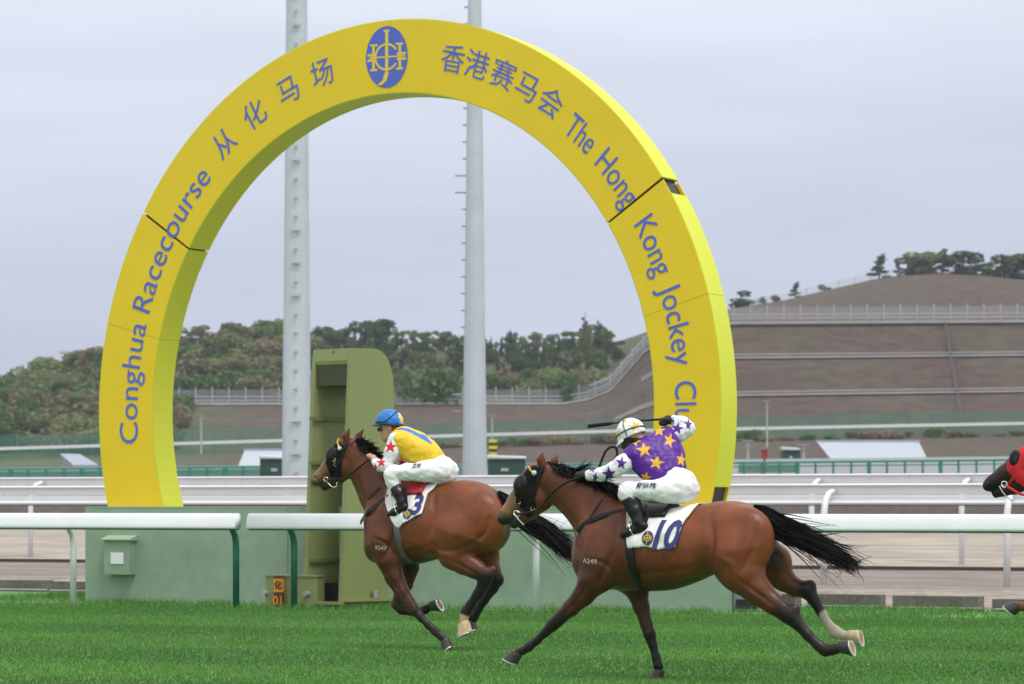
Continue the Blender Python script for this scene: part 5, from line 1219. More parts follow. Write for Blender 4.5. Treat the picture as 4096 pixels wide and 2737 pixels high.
T1 = dict(x0=-1.5, x1=1.75, z1=2.30, ribs=(560, 820),
    trunk=[(395, 790, 905, .09), (420, 720, 950, .17), (480, 600, 985, .225), (580, 525, 988, .265), (690, 515, 982, .285), (800, 513, 955, .285), (890, 500, 940, .275), (970, 494, 930, .27), (1050, 508, 925, .26), (1115, 538, 915, .235), (1165, 585, 890, .18), (1200, 660, 840, .11)],
    muscle=[(1045, 735, .14, .25, .145, .285, 10, .08), (1055, 735, -.14, .25, .145, .285, 10, .08), (470, 800, .15, .15, .10, .30, -25, .06), (470, 800, -.15, .15, .10, .30, -25, .06),
            (440, 890, .10, .11, .11, .13, 0, .05), (440, 890, -.10, .11, .11, .13, 0, .05), (520, 920, .17, .11, .075, .13, 30, .04), (900, 850, .17, .16, .10, .17, 10, .06), (720, 790, .20, .30, .09, .20, 0, .10)],
    neck=[(530, 660, 0, .265), (460, 560, 0, .215), (400, 470, 0, .175), (355, 400, 0, .150), (320, 350, 0, .125), (295, 320, 0, .10)], neck_ky=[.70, .58, .54, .54, .58, .72],
    head=[(298, 300, 0, .082), (258, 325, 0, .105), (215, 375, 0, .098), (160, 435, 0, .074), (118, 478, 0, .062), (98, 500, 0, .054)], head_ky=[.8, .80, .82, .78, .85, .92],
    jaw=[(280, 440, 0, .075), (225, 485, 0, .056), (178, 513, 0, .042), (140, 538, 0, .036)], cheek=(262, 408, 0, .135, .088, .115, 38),
    ears=[[(275, 278, .055, .036), (266, 238, .065, .040), (290, 195, .07, .010)], [(325, 272, -.05, .034), (342, 238, -.065, .036), (370, 198, -.07, .009)]],
    nostril=[(88, 482, .05, .018)],
    groove=[([(575, 640, .2), (565, 780, .22), (535, 890, .2), (505, 960, .18)], .010, .022), ([(420, 690, .15), (400, 780, .15), (420, 850, .15)], .007, .02), ([(450, 830, .18), (520, 860, .2), (560, 920, .2)], .007, .016),
            ([(775, 560, .2), (790, 700, .24), (765, 850, .2)], .012, .032), ([(1130, 700, .15), (1100, 800, .17), (990, 880, .19)], .008, .020), ([(760, 850, .22), (830, 900, .22), (930, 900, .2), (1010, 880, .18)], .005, .018), ([(880, 950, .18), (980, 1000, .17), (1060, 1050, .16)], .005, .014),
            ([(560, 930, .2), (680, 905, .24), (790, 870, .24)], .006, .026), ([(330, 470, .1), (360, 590, .12), (400, 720, .14)], .008, .02), ([(440, 620, .16), (490, 540, .14)], .006, .025), ([(500, 990, .17), (560, 1090, .17), (630, 1190, .17)], .005, .014),
            ([(250, 390, .07), (190, 420, .07), (130, 465, .06)], -.006, .014), ([(210, 440, .07), (150, 495, .06)], .005, .014), ([(500, 600, .16), (470, 700, .18), (450, 800, .18)], -.006, .03), ([(960, 600, .2), (940, 720, .24), (880, 800, .24)], .005, .05), ([(1010, 830, .2), (1080, 860, .18)], -.006, .02)],
    legs=[dict(pts=[(500, 860, .15, .17), (520, 960, .17, .125), (548, 1060, .175, .092), (590, 1140, .175, .072), (640, 1212, .175, .056), (662, 1245, .175, .052), (700, 1290, .175, .040), (750, 1340, .175, .037), (790, 1375, .175, .042), (822, 1405, .175, .036), (842, 1422, .175, .036)]),
          dict(pts=[(560, 900, -.13, .16), (630, 1000, -.15, .105), (615, 1090, -.155, .078), (580, 1170, -.155, .062), (563, 1215, -.155, .056), (590, 1248, -.155, .046), (650, 1260, -.155, .040), (700, 1260, -.155, .040), (730, 1246, -.155, .040), (755, 1230, -.155, .036)]),
          dict(pts=[(930, 810, .15, .24), (900, 920, .165, .165), (950, 970, .17, .120), (1010, 1005, .17, .098), (1075, 1045, .17, .078), (1068, 1095, .17, .060), (1030, 1160, .17, .048), (990, 1220, .17, .044), (962, 1262, .17, .048), (952, 1295, .17, .040), (950, 1320, .17, .040)]),
          dict(pts=[(1030, 830, -.15, .24), (1070, 930, -.165, .15), (1105, 1010, -.165, .100), (1138, 1068, -.165, .074), (1120, 1120, -.165, .055), (1070, 1190, -.165, .045), (1030, 1250, -.165, .042), (1008, 1290, -.165, .046), (998, 1318, -.165, .040)]),
          dict(pts=[(1118, 1012, .17, .034), (1080, 1050, .17, .06)], k=.03), dict(pts=[(1158, 1085, -.165, .034), (1138, 1075, -.165, .06)], k=.03)],
    hooves=[((846, 1426, .175), 232, M_hoofd, 1.1), ((762, 1226, -.155), 152, M_hoofd, 1.1), ((952, 1326, .17), 245, M_hoofl, 1.35), ((996, 1322, -.165), 245, M_hoofd, 1.05)],
    paint=paint1,
    mane=[((322, 268, 0), (395, 305, 0), 380, .05, .11, (-1, .25, .0)), ((395, 300, 0), (450, 372, 0), 360, .05, .11, (-1, .25, -.3)), ((440, 362, 0), (500, 442, 0), 340, .05, .11, (-.9, .3, -.4)), ((350, 285, 0), (460, 380, 0), 260, .05, .10, (-.6, .7, -.7)), ((340, 282, .035), (460, 390, .045), 520, .04, .09, (-.6, .25, -.8)), ((322, 266, 0), (305, 272, .03), 30, .04, .08, (.6, .3, -.4))],
    tail=[(1140, 585, 0, .05), (1190, 620, 0, .07), (1260, 690, 0, .09), (1340, 745, 0, .09), (1420, 790, 0, .085), (1500, 855, 0, .07), (1560, 915, 0, .055), (1610, 965, 0, .03)], tail_n=900,
    hood=[(215, 270), (265, 290), (285, 310), (250, 345), (240, 420), (240, 470), (215, 498), (180, 500), (160, 470), (158, 440), (148, 400), (150, 370), (175, 315)],
    cup=(186, 350, .080, .068, .032, .085, 20), studs=[(201, 377, .016), (208, 405, .016)],
    browband=[(228, 253), (222, 272), (228, 295), (236, 312)], rosette=(235, 311), rosette_col=(.7, .5, .08),
    straps=[('breastplate', [(352, 742, .1), (390, 690, .14), (450, 640, .18), (530, 580, .22)], .024, M_leather), ('breast_strap', [(362, 670, .11), (400, 600, .12), (470, 535, .12)], .009, M_leather),
            ('girth', [(553, 700, .26), (570, 820, .27), (600, 930, .24), (650, 975, .14)], .034, mat('girth_grey', (.09, .095, .10), .7, var=.2)), ('cheek_strap', [(285, 275, .06), (258, 320, .085), (240, 400, .09), (232, 470, .085)], .011, M_leather)],
    lines=[('rein', [(150, 495, .07), (260, 480, .12), (330, 430, .13), (400, 375, .14)], .009, M_leather), ('rein', [(150, 495, -.07), (280, 470, -.12), (430, 345, -.06), (500, 335, .0)], .009, M_leather), ('bit_bar', [(160, 510, .075), (190, 535, .075), (212, 530, .07), (214, 508, .07)], .006, M_metal)],
    rings=[(150, 490, .075, .022, 0)])
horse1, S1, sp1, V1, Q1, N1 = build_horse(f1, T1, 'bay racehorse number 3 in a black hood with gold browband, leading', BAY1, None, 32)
saddle_cloth(f1, horse1, S1, sp1, [(510, 540), (700, 520), (806, 508), (785, 540), (745, 575), (722, 600), (715, 690), (660, 715), (600, 750), (570, 780), (540, 740), (515, 690), (497, 620)], '3', (680, 633, .19, .95), (627, 690, .052), .15, 1.6)
for fr_, root_, S_, sp_, tx, x, y, sz in ((f2, horse2, S2, sp2, 'A249', 578, 902, .055), (f1, horse1, S1, sp1, '8247', 470, 900, .055)):
    v, f_ = text_mesh(tx, sz, .001); c = sp_(x, y, 0, 1, .2); o_ = []
    for px, pz, _ in v:
        xx, zz = c[0] - px * 1.15, c[2] + pz - .1 * px; o_.append((xx, (S_.surf_y(xx, zz) or c[1]) + .004, zz))
    b = MB(); b.add(o_, f_); b.build('freeze_brand', mat('brand_white', (.42, .36, .32), .8), root_)
# third horse: only its head and a lifted forefoot reach into the picture
sc3 = 1.467; REG3 = (3955 - 104 / sc3, 1942 - 517 / sc3, sc3)
f3 = Frame(3955 + (900 - 104) / sc3, 28.2, HT_, REG3)
import copy
T3 = {k_: copy.deepcopy(v) if k_ not in ('hooves', 'paint', 'straps', 'lines') else v for k_, v in T2.items()}
UP = 138; c18, s18 = math.cos(R(18)), math.sin(R(18))
def hr(x, y): dx, dy = x - 104, y - 655; return (104 + dx * c18 - dy * s18, 655 - UP + dx * s18 + dy * c18)   # head carried flatter and higher
pe = hr(*T2['neck'][-1][:2]); n0 = T2['neck'][-1]
T3['neck'] = [(x + (pe[0] - n0[0]) * i / 5, y + (pe[1] - n0[1]) * i / 5, lat, r0) for i, (x, y, lat, r0) in enumerate(T2['neck'])]
for k_ in ('head', 'jaw'): T3[k_] = [(*hr(p[0], p[1]), *p[2:]) for p in T2[k_]]
cq_ = T2['cheek']; T3['cheek'] = (*hr(cq_[0], cq_[1]), *cq_[2:6], cq_[6] - 18); T3['cup'] = (*hr(208, 462), .078, .060, .022, .085, 0)
T3['ears'] = [[(*hr(p[0], p[1]), *p[2:]) for p in e] for e in T2['ears']]; T3['nostril'] = [(*hr(p[0], p[1]), *p[2:]) for p in T2['nostril']]
nf = T2['legs'][0]['pts']; n_ = len(nf)
T3['legs'][0]['pts'] = [(x + 100 * max(0, (i - 1)) / (n_ - 2), y - 172 * max(0, (i - 1)) / (n_ - 2), lat, r0) for i, (x, y, lat, r0) in enumerate(nf)]
T3['hooves'] = [((278, 1222, .175), -50, M_hoofd, 1.1)] + T2['hooves'][1:]
T3['mane'] = [((*hr(345, 360), 0), (520, 415 - 80, 0), 300, .05, .12, (-1, .3, -.1)), ((520, 335, 0), (760, 550, 0), 400, .05, .12, (-1, .3, -.15))]
T3['hood'] = [hr(225, 370), hr(280, 230), hr(420, 230), hr(470, 420), hr(400, 520), hr(340, 610), hr(250, 590), hr(205, 560), hr(172, 540), hr(160, 505), hr(178, 440)]
T3['studs'] = []; T3['browband'] = None; T3['groove'] = T2['groove'][:8]; T3['z1'] = 2.35; T3['tail_n'] = 200
M_redl = mat('red_leather', (.55, .010, .014), .45)
T3['straps'] = [('cheek_strap', [(*hr(330, 360), .06), (*hr(275, 450), .085), (*hr(235, 560), .085), (*hr(205, 625), .075)], .012, M_redl), ('breastplate', T2['straps'][0][1], .022, M_leather)]
T3['lines'] = [('rein', [(*hr(205, 628), .075), (*hr(330, 640), .12), (470, 560 - 60, .15), (600, 430, .12)], .012, M_redl), ('bit_bar', [(*hr(165, 640), .075), (*hr(195, 668), .075), (*hr(235, 690), .07), (*hr(265, 700), .07)], .006, M_metal)]
T3['rings'] = [(*hr(190, 622), .08, .026, 0), (*hr(186, 618), .075, .022, 0)]
def paint3(fr, dark, tan, base): return [(fr(400, 1120, .17), fr(280, 1220, .17), .05, .05, (.16, .06, .025))] + [(P0, P1, r0, s_, c_) for (P0, P1, r0, s_, c_) in paint2(fr, dark, dark * 2.5, base)[1:5]] + [(fr(*hr(80, 640), 0), fr(*hr(150, 700), 0), .08, .1, dark)]
T3['paint'] = paint3
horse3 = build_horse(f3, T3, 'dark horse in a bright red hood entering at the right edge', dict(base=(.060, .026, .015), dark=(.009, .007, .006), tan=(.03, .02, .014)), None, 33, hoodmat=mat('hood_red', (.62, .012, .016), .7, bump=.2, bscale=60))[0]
# ------------------------------------------------------------------ jockeys
M_skin = mat('skin', (0, 0, 0), .5, attr=True, var=.06, scale=30)
def silk(nm): return mat(nm, (0, 0, 0), .42, attr=True, var=.04, scale=10, bump=.40, bscale=20, spec=.35)
M_silk = silk('racing_silk'); M_breech = mat('breeches_white', (.80, .80, .82), .6, var=.035, scale=9, bump=.3, bscale=16)
M_boot = mat('boot_leather', (.007, .007, .008), .28, var=.2, scale=20, bump=.3, bscale=30, spec=.4); M_glove = mat('glove_black', (.010, .010, .011), .6)
def star(cx, cy, r0, rot=0, inner=.42, sx=1.0, shear=0):
    o = []
    for i in range(10):
        a_ = R(rot) + i * math.pi / 5 - math.pi / 2; q = r0 if i % 2 == 0 else r0 * inner; x, y = q * math.cos(a_), q * math.sin(a_); o.append((cx + (x + shear * y) * sx, cy + y))
    return o
def to_reg(fr, P, reg):
    W = fr.O + P[:, :1] * fr.ex + P[:, 1:2] * fr.ey + P[:, 2:3] * np.array([0, 0, 1.0]); W[:, 2] += 0
    t = W[:, 1]; u = UC + F * W[:, 0] / t; v = V0 - F * (W[:, 2] - H) / t; return (u - reg[0]) * reg[2], (v - reg[1]) * reg[2], W
def sdf_part(nm, fr, reg, builder, lo, hi, h, root, m_, col=None, polys=(), wrinkle=0.0, it=1, seed=1, grad=None):
    S = SDF(lo, hi, h); builder(S); V, Q = S.mesh(); V = smooth_mesh(V, Q, it, .5)
    if wrinkle:
        N = vnormals(V, Q); r = np.random.default_rng(seed); w = np.zeros(len(V))
        for _ in range(9):
            d = r.normal(size=3); d /= np.linalg.norm(d); fq = r.uniform(35, 95); w += np.sin(V @ d * fq + r.uniform(0, 6) + 1.5 * np.sin(V @ r.normal(size=3) * 18))
        fold = np.zeros(len(V))                    # sharp tucks running across the cloth
        for _ in range(7):
            d = r.normal(size=3); d /= np.linalg.norm(d); e = r.normal(size=3) * 9; ph_ = V @ d * r.uniform(24, 52) + 1.8 * np.sin(V @ e) + r.uniform(0, 6)
            fold += np.maximum(0, 1 - np.abs(np.sin(ph_)) * 2.6) * (np.sin(V @ (r.normal(size=3) * 11) + r.uniform(0, 6)) > .1)
        V = (V + N * (w / 9 * wrinkle * 1.6 - np.minimum(fold, 1.2) * wrinkle * .5)[:, None]).astype(np.float32)
    C_ = None
    if col is not None:
        C_ = np.repeat(np.array(col)[None], len(V), 0); x, y, W = to_reg(fr, V.astype(np.float64), reg); N = vnormals(V, Q)
        nw = N[:, :1] * fr.ex + N[:, 1:2] * fr.ey + N[:, 2:3] * np.array([0, 0, 1.0]); face = (nw * (W - np.array([0, 0, H]))).sum(1) < 0
        for poly, cc in polys: C_[in_poly(x, y, poly) & face] = cc
        if grad: C_ = grad(V, C_, x, y, face)
    return link(nm, np_mesh(nm, V, Q, C_), m_, root, True), S
def mir(ch): return [(p[0], -p[1], p[2], p[3]) for p in ch]
def hand(S, wrist, knuck, side, k=.010, g=0.0):          # closed fist from the wrist towards the knuckles
    w, c = np.array(wrist[:3]), np.array(knuck[:3]); d = (c - w) / np.linalg.norm(c - w); s_ = np.array([0, 1.0, 0]); s_ = s_ - d * (s_ @ d); s_ /= np.linalg.norm(s_); dn = np.cross(d, s_); dn = dn if dn[2] < 0 else -dn
    pal = c - d * .030
    S.chain([(*w, .030 + g), (*pal, .034 + g)], 1.15, .02)
    for i, off in enumerate((-.032, -.011, .010, .031)):
        L = (.030, .036, .034, .026)[i]; kn = c + s_ * off + d * .008; mid = kn + d * .014 + dn * L; tip = mid - d * .030 + dn * .004
        S.chain([(*(c - d * .02 + s_ * off), .012 + g), (*kn, .0115 + g), (*mid, .010 + g), (*tip, .009 + g)], 1.0, k, .010)
    tb_ = c - d * .035 + s_ * .030 * side; S.chain([(*tb_, .013 + g), (*(tb_ + d * .03 + s_ * .008 * side + dn * .012), .011 + g), (*(tb_ + d * .045 - s_ * .012 * side + dn * .022), .009 + g)], 1.0, k, .010)
def helmet(fr, root, c, rx, ry, rz_, tilt, m_, colf, reg, peak=None, band=None):
    ct, st_ = math.cos(tilt), math.sin(tilt); nu, nv = 48, 22; vs = []
    for j in range(nv + 1):
        th = R(-18) + (R(90) - R(-18)) * j / nv
        for i in range(nu):
            a_ = 2 * math.pi * i / nu; x, y, z = rx * math.cos(th) * math.cos(a_), ry * math.cos(th) * math.sin(a_), rz_ * math.sin(th)
            w = .0022 * math.sin(a_ * 9 + j) * math.cos(th); x, y, z = x * (1 + w / .1), y * (1 + w / .1), z
            vs.append((c[0] + x * ct - z * st_, c[1] + y, c[2] + x * st_ + z * ct))
    fs = np.array([(j * nu + i, j * nu + (i + 1) % nu, (j + 1) * nu + (i + 1) % nu, (j + 1) * nu + i) for j in range(nv) for i in range(nu)])
    V = np.array(vs, np.float32); C_ = colf(V); o = link('helmet', np_mesh('helmet', V, fs, C_), m_, root, True)
    md = o.modifiers.new('solid', 'SOLIDIFY'); md.thickness = .008
    def pt(a_, th, k=1.0): x, y, z = k * rx * math.cos(th) * math.cos(a_), k * ry * math.cos(th) * math.sin(a_), k * rz_ * math.sin(th); return (c[0] + x * ct - z * st_, c[1] + y, c[2] + x * st_ + z * ct)
    return o, pt

def build_jockey(fr, reg, J, label):
    bb = J['box']; base = fr(*J['seat'], 0.0, reg)
    root = empty('person', tuple(fr.O), fr.rz, label=label, cat='person', group='jockeys riding in the race')
    ch = lambda pts: fr.ch(pts, reg)
    legN, legF = ch(J['leg']), mir(ch(J['leg'])); armN, armF = ch(J['arm_near']), ch(J['arm_far']); torso = [ch(t) for t in J['torso']]
    hips = ch(J['hips']); neck = ch(J['neck']); foot = ch(J['foot']); footF = mir(foot)
    lo, hi = bb
    def body(S):
        for t in torso: S.chain([(x, y, z, r0 - .02) for x, y, z, r0 in t], J.get('tky', 1.0), .06, .05)
        S.chain([(x, y, z, r0 - .015) for x, y, z, r0 in hips], 1.1, .06)
        for l in (legN, legF): S.chain([(x, y, z, r0 - .010) for x, y, z, r0 in l], 1.0, .03)
        for f_ in (foot, footF): S.chain([(x, y, z, r0 - .008) for x, y, z, r0 in f_], .9, .02)
        for a_ in (armN, armF): S.chain([(x, y, z, r0 - .016) for x, y, z, r0 in a_], 1.0, .02)
        S.chain(neck, .95, .03)
        for kind, *p in J['head']:
            if kind == 'e': x, y, lat, a_, b_, c_, rot, k = p; S.ell(fr(x, y, lat, reg), (a_, b_, c_), R(rot), k)
            elif kind == 's': x, y, lat, a_, b_, c_, rot, k = p; S.ell(fr(x, y, lat, reg), (a_, b_, c_), R(rot), k, True)
            else: S.chain(fr.ch(p[0], reg), .8, .008, .008)
        hand(S, armN[-1], fr(*J['hand_near'], reg), 1); hand(S, armF[-1], fr(*J['hand_far'], reg), -1)
    skin = np.array((.55, .30, .21))
    def face_col(V, C_, x, y, face):
        for poly, cc in J.get('face_paint', []): C_[in_poly(x, y, poly)] = cc
        return C_
    sdf_part('body', fr, reg, body, lo, hi, .0062, root, M_skin, skin, (), 0, 1, 1, face_col)
    if J.get('gloves'):
        for a_, hk, sd in ((armN, 'hand_near', 1), (armF, 'hand_far', -1)):
            def gl(S): hand(S, a_[-1], fr(*J[hk], reg), sd, .008, .004); S.chain([(*np.array(a_[-1][:3]), .034), (*(np.array(a_[-1][:3]) * .75 + np.array(a_[-2][:3]) * .25), .036)], 1.0, .01)
            c = fr(*J[hk], reg); sdf_part('glove', fr, reg, gl, c - .16, c + .16, .005, root, M_glove)
    def shirt(S):
        for t in torso: S.chain(t, J.get('tky', 1.0), .07, .06)
    sdf_part('shirt', fr, reg, shirt, lo, hi, .006, root, M_silk, J['shirt_col'], J['shirt_polys'], .005, 1, 3)
    for a_, sd in ((armN, 4), (armF, 5)):
        def sl(S, a_=a_): S.chain(a_, 1.0, .02, .03)
        P = np.array([p[:3] for p in a_]); sdf_part('sleeve', fr, reg, sl, P.min(0) - .12, P.max(0) + .12, .006, root, M_silk, J['sleeve_col'], J['sleeve_polys'], .006, 1, sd)
    nb = J['boot_from']
    def br(S):
        S.chain(hips, 1.12, .06)
        for l in (legN, legF): S.chain(l[:nb + 1], 1.0, .05, .04)
    ob, Sb = sdf_part('breeches', fr, reg, br, lo, hi, .007, root, M_breech, None, (), .0055, 1, 6)
    for l, f_ in ((legN, foot), (legF, footF)):
        def bt(S, l=l, f_=f_): S.chain([(x, y, z, r0 + .004) for x, y, z, r0 in l[nb:]], 1.0, .02); S.chain([(x, y, z, r0 + .002) for x, y, z, r0 in f_], .85, .02, .02)
        P = np.array([p[:3] for p in l[nb:] + f_]); sdf_part('boot', fr, reg, bt, P.min(0) - .09, P.max(0) + .09, .006, root, M_boot, None, (), .0025, 1, 7)
        # stirrup iron round the ball of the foot
        b0 = np.array(f_[1][:3]); b = MB(); b.tube([b0 + np.array([.015 + .02 * math.sin(t), .055 * math.cos(t), .055 * math.sin(t) + .01]) for t in np.linspace(0, 2 * math.pi, 19)], .006, 6); b.build('stirrup', M_metal, root, smooth=True)
    # name on the breeches
    if J.get('name'):
        tx, x, y, sz = J['name']; v, f_ = text_mesh(tx, sz, .001); c = fr(x, y, .2, reg)
        for _ in range(4): yy = Sb.surf_y(c[0], c[2]); c = fr(x, y, yy if yy is not None else .2, reg)
        o_ = []
        for px, pz, _ in v:
            xx, zz = c[0] - px, c[2] + pz; yy = Sb.surf_y(xx, zz); o_.append((xx, (yy if yy is not None else c[1]) + .008, zz))
        b = MB(); b.add(o_, f_); b.build('name_print', mat('print_ink', (.02, .03, .08), .6), ob)
    return root

RJ2 = (2300, 1620, 1517 / 600); RJ1 = (1220, 1600, 1777 / 680)
GOLD = (.80, .42, .015); PURP = (.085, .012, .26); RED = (.62, .012, .02); WHITE = (.80, .80, .84); YEL = (.80, .52, .02); BLUE = (.03, .17, .55)
J2 = dict(box=((-.75, -.45, .75), (.95, .45, 2.26)), seat=(1040, 900),
    leg=[(1040, 848, .09, .108), (900, 868, .15, .096), (720, 866, .21, .075), (560, 868, .245, .065), (522, 885, .25, .062), (548, 955, .252, .062), (578, 990, .255, .060), (612, 1070, .26, .056), (648, 1180, .27, .046), (668, 1225, .272, .044)], boot_from=5,
    foot=[(690, 1235, .275, .042), (600, 1268, .278, .042), (540, 1292, .28, .038), (482, 1312, .28, .026)],
    hips=[(1065, 845, .03, .122), (1050, 790, 0, .125), (1005, 745, 0, .106)],
    torso=[[(612, 515, .10, .086), (730, 630, .07, .085), (870, 720, .05, .085)], [(925, 345, -.12, .082), (1000, 480, -.08, .072), (1030, 620, -.04, .078)], [(760, 420, -.01, .085), (860, 560, -.01, .100), (945, 680, 0, .095)], [(612, 512, .10, .080), (920, 340, -.12, .080)]],
    neck=[(700, 400, .0, .06), (600, 345, .0, .055)],
    head=[('e', 555, 300, .0, .10, .075, .105, -40, .02), ('e', 505, 375, .0, .055, .055, .07, -30, .03), ('e', 540, 400, .07, .015, .012, .026, 0, .01)],
    arm_near=[(612, 512, .11, .066), (490, 590, .16, .068), (400, 655, .17, .062), (270, 700, .14, .055), (150, 712, .10, .044)], hand_near=(60, 700, .08),
    arm_far=[(925, 345, -.13, .070), (1060, 285, -.17, .066), (1135, 240, -.20, .060), (1090, 180, -.19, .050), (1005, 155, -.17, .042)], hand_far=(905, 150, -.16), gloves=True,
    shirt_col=PURP, sleeve_col=WHITE,
    shirt_polys=[(star(700, 455, 80, -8), GOLD), (star(825, 585, 75, 12, .42, 1.1), GOLD), (star(955, 360, 78, 20, .42, .8), GOLD), (star(1075, 555, 75, 10, .42, .7), GOLD), (star(605, 365, 60, 20, .42, 1.1), GOLD), (star(850, 262, 60, 0, .42, 1.1), GOLD), (star(715, 735, 60, 15), GOLD)],
    sleeve_polys=[(star(345, 700, 82, -5), PURP), (star(470, 590, 72, 8, .42, .85), PURP), (star(1035, 240, 68, 10, .42, 1.1), PURP), (star(1145, 200, 70, 5, .42, .6), PURP), (star(205, 735, 60, 15, .42, .6), PURP), (star(175, 650, 45, 15, .42, 1.), PURP), (star(990, 165, 45, 15, .42, .5), PURP)],
    name=('蘇狄雄', 715, 838, .052),
    face_paint=[([(470, 330), (700, 330), (700, 470), (600, 470), (560, 420), (470, 460)], (.02, .015, .012))])
jock2 = build_jockey(f2, RJ2, J2, 'jockey in purple silks with gold stars raising a whip')
def hcol2(V):
    x, y, W = to_reg(f2, V.astype(np.float64), RJ2); C_ = np.repeat(np.array([(.82, .82, .84)]), len(V), 0)
    for cx, cy, r0, rot in ((605, 215, 62, -12), (440, 285, 48, 10), (500, 160, 35, 0)): C_[in_poly(x, y, star(cx, cy, r0, rot)) & (V[:, 1] > -.02)] = GOLD
    return C_
hc = f2(565, 285, 0, RJ2); ho, hp_ = helmet(f2, jock2, hc, .122, .105, .122, R(-24), M_silk, hcol2, RJ2)
for a0, a1, t0, t1 in ((R(100), R(30), R(-8), R(-8)),):
    b = MB(); b.tube([hp_(a_, R(2) + .10 * math.sin(a_), 1.035) for a_ in np.linspace(0, 2 * math.pi, 41)], .0055, 6); b.build('goggle_strap', mat('strap_navy', (.02, .05, .10), .5), ho, smooth=True)
    b = MB(); b.tube([hp_(R(90) if th < 90 else R(-90), R(th if th < 90 else 180 - th), 1.03) for th in range(-14, 196, 10)], .004, 6); b.build('cap_seam', mat('strap_navy', (.02, .05, .10), .5), ho, smooth=True)
b = MB(); ring = []
for q in np.linspace(R(-70), R(70), 13):
    p0 = np.array(hp_(q, R(-12), 1.0)); p1 = np.array(hp_(q, R(-22), 1.0 + .42 * math.cos(q))); ring.append([p0, p1, p1 + np.array([0, 0, .006]), p0 + np.array([0, 0, .008])])
b.sweep(None, ring); fixn(b.build('peak', mat('peak_white', (.75, .75, .77), .5), ho))

J1 = dict(box=((-.65, -.45, .80), (.85, .45, 2.46)), seat=(1420, 800),
    leg=[(1400, 745, .09, .110), (1260, 748, .15, .099), (1080, 755, .21, .080), (935, 760, .245, .066), (900, 778, .25, .061), (915, 850, .252, .062), (958, 930, .255, .058), (985, 970, .258, .056), (1012, 1060, .264, .050), (1030, 1115, .268, .046)], boot_from=6,
    foot=[(1045, 1128, .27, .042), (985, 1158, .274, .042), (930, 1178, .276, .036), (880, 1195, .276, .024)],
    hips=[(1440, 772, .0, .120), (1430, 725, 0, .124), (1385, 672, 0, .104)],
    torso=[[(1035, 405, 0, .120), (1150, 478, 0, .130), (1260, 545, 0, .118), (1345, 608, 0, .105)], [(985, 420, .13, .085), (1040, 405, -.13, .085)], [(1110, 560, .05, .075), (1220, 600, .03, .075)], [(1090, 470, .06, .115), (1200, 540, .05, .115)]], tky=1.18,
    neck=[(1010, 370, .0, .062), (905, 325, .0, .054)],
    head=[('e', 885, 245, .0, .105, .076, .100, -10, .02), ('e', 865, 345, .0, .062, .060, .085, -10, .03), ('e', 850, 400, .0, .042, .042, .042, 0, .03), ('c', [(822, 322, 0, .014), (802, 378, 0, .015), (815, 388, 0, .012)]), ('e', 838, 410, .0, .020, .022, .010, 0, .012), ('s', 815, 318, .035, .016, .016, .013, 0, .01), ('e', 886, 290, .074, .018, .010, .032, -10, .008)],
    arm_near=[(955, 420, .15, .080), (905, 550, .19, .070), (845, 690, .22, .058), (790, 690, .20, .052), (738, 648, .16, .044)], hand_near=(700, 585, .14),
    arm_far=[(1010, 410, -.15, .078), (1030, 540, -.20, .066), (1010, 655, -.20, .056), (900, 650, -.12, .050), (800, 615, -.07, .044)], hand_far=(740, 560, -.04),
    shirt_col=YEL, sleeve_col=WHITE,
    shirt_polys=[([(940, 318), (1000, 288), (1090, 300), (1190, 350), (1265, 370), (1335, 470), (1200, 398), (1110, 345), (1010, 312)], BLUE), ],
    sleeve_polys=[(star(893, 492, 74, 5), RED), (star(797, 655, 58, -2), RED), (star(735, 700, 45, 10, .42, .7), RED), (star(1010, 655, 48, 10), RED), (star(810, 590, 40, 20, .42, .6), RED)],
    name=('艾早', 1165, 705, .045),
    face_paint=[([(925, 240), (1010, 255), (985, 300), (930, 325), (905, 320), (903, 270)], (.22, .09, .035)), ([(738, 270), (800, 280), (800, 325), (745, 320)], (.03, .025, .02)), ([(825, 408), (852, 406), (852, 414), (825, 414)], (.28, .10, .08))])
jock1 = build_jockey(f1, RJ1, J1, 'jockey in yellow silks and a blue cap crouched on the leading horse')
def hcol1(V):
    x, y, W = to_reg(f1, V.astype(np.float64), RJ1); C_ = np.repeat(np.array([(.025, .19, .60)]), len(V), 0)
    C_[(x > 985 + (190 - y) * -.25) ] = (.75, .62, .25); return C_
hc = f1(885, 225, 0, RJ1); ho, hp_ = helmet(f1, jock1, hc, .138, .108, .120, R(4), M_silk, hcol1, RJ1)
b = MB(); ring = []
for q in np.linspace(R(-75), R(75), 15):
    p0 = np.array(hp_(q, R(-14), 1.0)); p1 = np.array(hp_(q, R(-20), 1.0 + .45 * math.cos(q))); ring.append([p0, p1, p1 + np.array([0, 0, .006]), p0 + np.array([0, 0, .010])])
b.sweep(None, ring); fixn(b.build('peak', mat('peak_navy', (.012, .03, .09), .5), ho))
b = MB(); b.tube([hp_(a_, R(-13), 1.02) for a_ in np.linspace(0, 2 * math.pi, 41)], .012, 6); b.build('band', mat('peak_navy', (.012, .03, .09), .5), ho, smooth=True)
b = MB(); b.tube([hp_(a_, R(-5) + R(62) * max(0, -math.cos(a_)) + R(0), 1.03) for a_ in np.linspace(0, 2 * math.pi, 41)], .0048, 6); b.build('goggle_strap', mat('strap_black', (.012, .012, .014), .5), ho, smooth=True)
c = f1(800, 312, .045, RJ1); b = MB(); b.tube([c + np.array([.004, .024 * math.cos(t) * .6, .0]) + np.array([.020 * math.cos(t), 0, .020 * math.sin(t)]) for t in np.linspace(0, 2 * math.pi, 17)], .005, 6); b.build('goggles', mat('goggle_gold', (.45, .40, .18), .3, metal=.4), jock1, smooth=True)
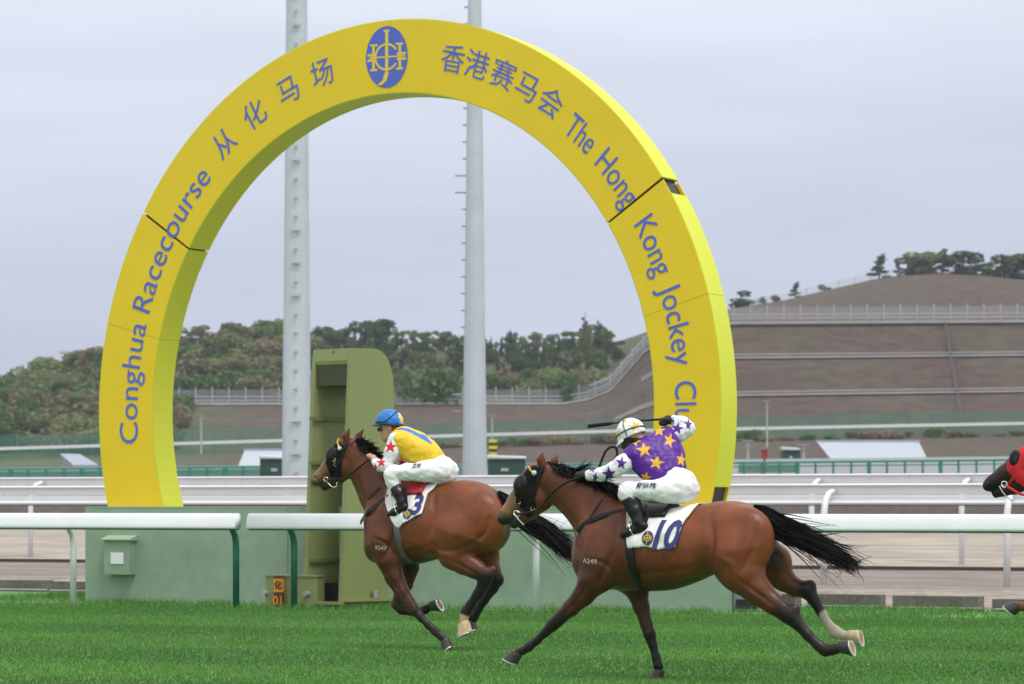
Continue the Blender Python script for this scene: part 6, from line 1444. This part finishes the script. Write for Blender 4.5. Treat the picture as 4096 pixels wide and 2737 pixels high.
c0 = f1(772, 312, .0, RJ1); b = MB(); b.tube([c0 + np.array([-.012 - .02 * (abs(t) / .075) ** 2, t, 0]) for t in np.linspace(-.075, .075, 11)], .022, 8, flat=.45); b.build('goggle_lens', mat('lens_dark', (.03, .028, .02), .15), jock1, smooth=True)
# whip in the raised hand
wp = [f2(x, y, lat, RJ2) for x, y, lat in ((960, 140, -.16), (840, 148, -.15), (640, 160, -.13), (450, 178, -.11), (350, 192, -.10))]
w = empty('riding_whip', tuple(f2.O), f2.rz, label='black riding whip held level behind the white cap', cat='whip')
b = MB(); b.tube([tuple(p) for p in cr_spline(wp, 5)], [.011 - .0003 * i for i in range(21)], 8); b.build('shaft', M_leather, w, smooth=True)
wf = [f2(x, y, lat, RJ2) for x, y, lat in ((385, 184, -.105), (330, 192, -.10), (130, 216, -.08))]
b = MB(); b.tube([tuple(p) for p in wf], [.011, .015, .016], 8, flat=.5); b.build('flap', M_leather, w, smooth=True)
# racing saddles, part of the horses' tack
for fr_, reg_, root_, S_, xs in ((f2, RJ2, horse2, S2, ((660, 990), (1010, 1005))), (f1, RJ1, horse1, S1, ((1010, 860), (1330, 870)))):
    p0, p1 = fr_(*xs[0], .0, reg_), fr_(*xs[1], 0, reg_); rows = []; W_ = R(36) if root_ is horse2 else R(25)
    for x in np.linspace(p0[0], p1[0], 14):
        row = []
        for ph in np.linspace(-W_, W_, 15):
            r0 = S_.ring(x, 1.02, ph) + .022; row.append((x, r0 * math.sin(ph), 1.02 + r0 * math.cos(ph)))
        for ph in np.linspace(W_, -W_, 15):
            r0 = S_.ring(x, 1.02, ph) + .038 + .012 * math.cos(ph * 1.4); row.append((x, r0 * math.sin(ph), 1.02 + r0 * math.cos(ph)))
        rows.append(row)
    b = MB(); b.sweep(None, rows); fixn(b.build('saddle', M_leather if root_ is horse2 else mat('saddle_red', (.40, .015, .018), .45), root_, smooth=True))
# red saddle pad and stirrup leathers of the leading horse
for fr_, reg_, root_, pts in ((f2, RJ2, horse2, [(720, 1010, .27), (735, 1120, .29), (700, 1225, .29)]), (f1, RJ1, horse1, [(1050, 900, .27), (1060, 1010, .29), (1040, 1110, .29)])):
    P = [fr_(x, y, lat, reg_) for x, y, lat in pts]; b = MB(); b.tube([tuple(p) for p in cr_spline(P, 5)], .012, 6, flat=.4); b.build('stirrup_leather', M_leather, root_, smooth=True)
# ------------------------------------------------------------------ thin humid air over the whole place
hz_b = MB(); hz_b.box(-900, 900, -120, 1100, -1.5, 75)
hm = bpy.data.materials.new('haze'); hm.use_nodes = True; hn = hm.node_tree; hn.nodes.clear()
ho_ = hn.nodes.new('ShaderNodeOutputMaterial'); hv = hn.nodes.new('ShaderNodeVolumePrincipled')
hv.inputs['Color'].default_value = (.86, .90, 1.0, 1); hv.inputs['Density'].default_value = .00020; hv.inputs['Anisotropy'].default_value = .2
hn.links.new(hv.outputs[0], ho_.inputs['Volume'])
hz_b.build('haze', hm, kind='stuff', label='thin humid haze filling the air over the racecourse')
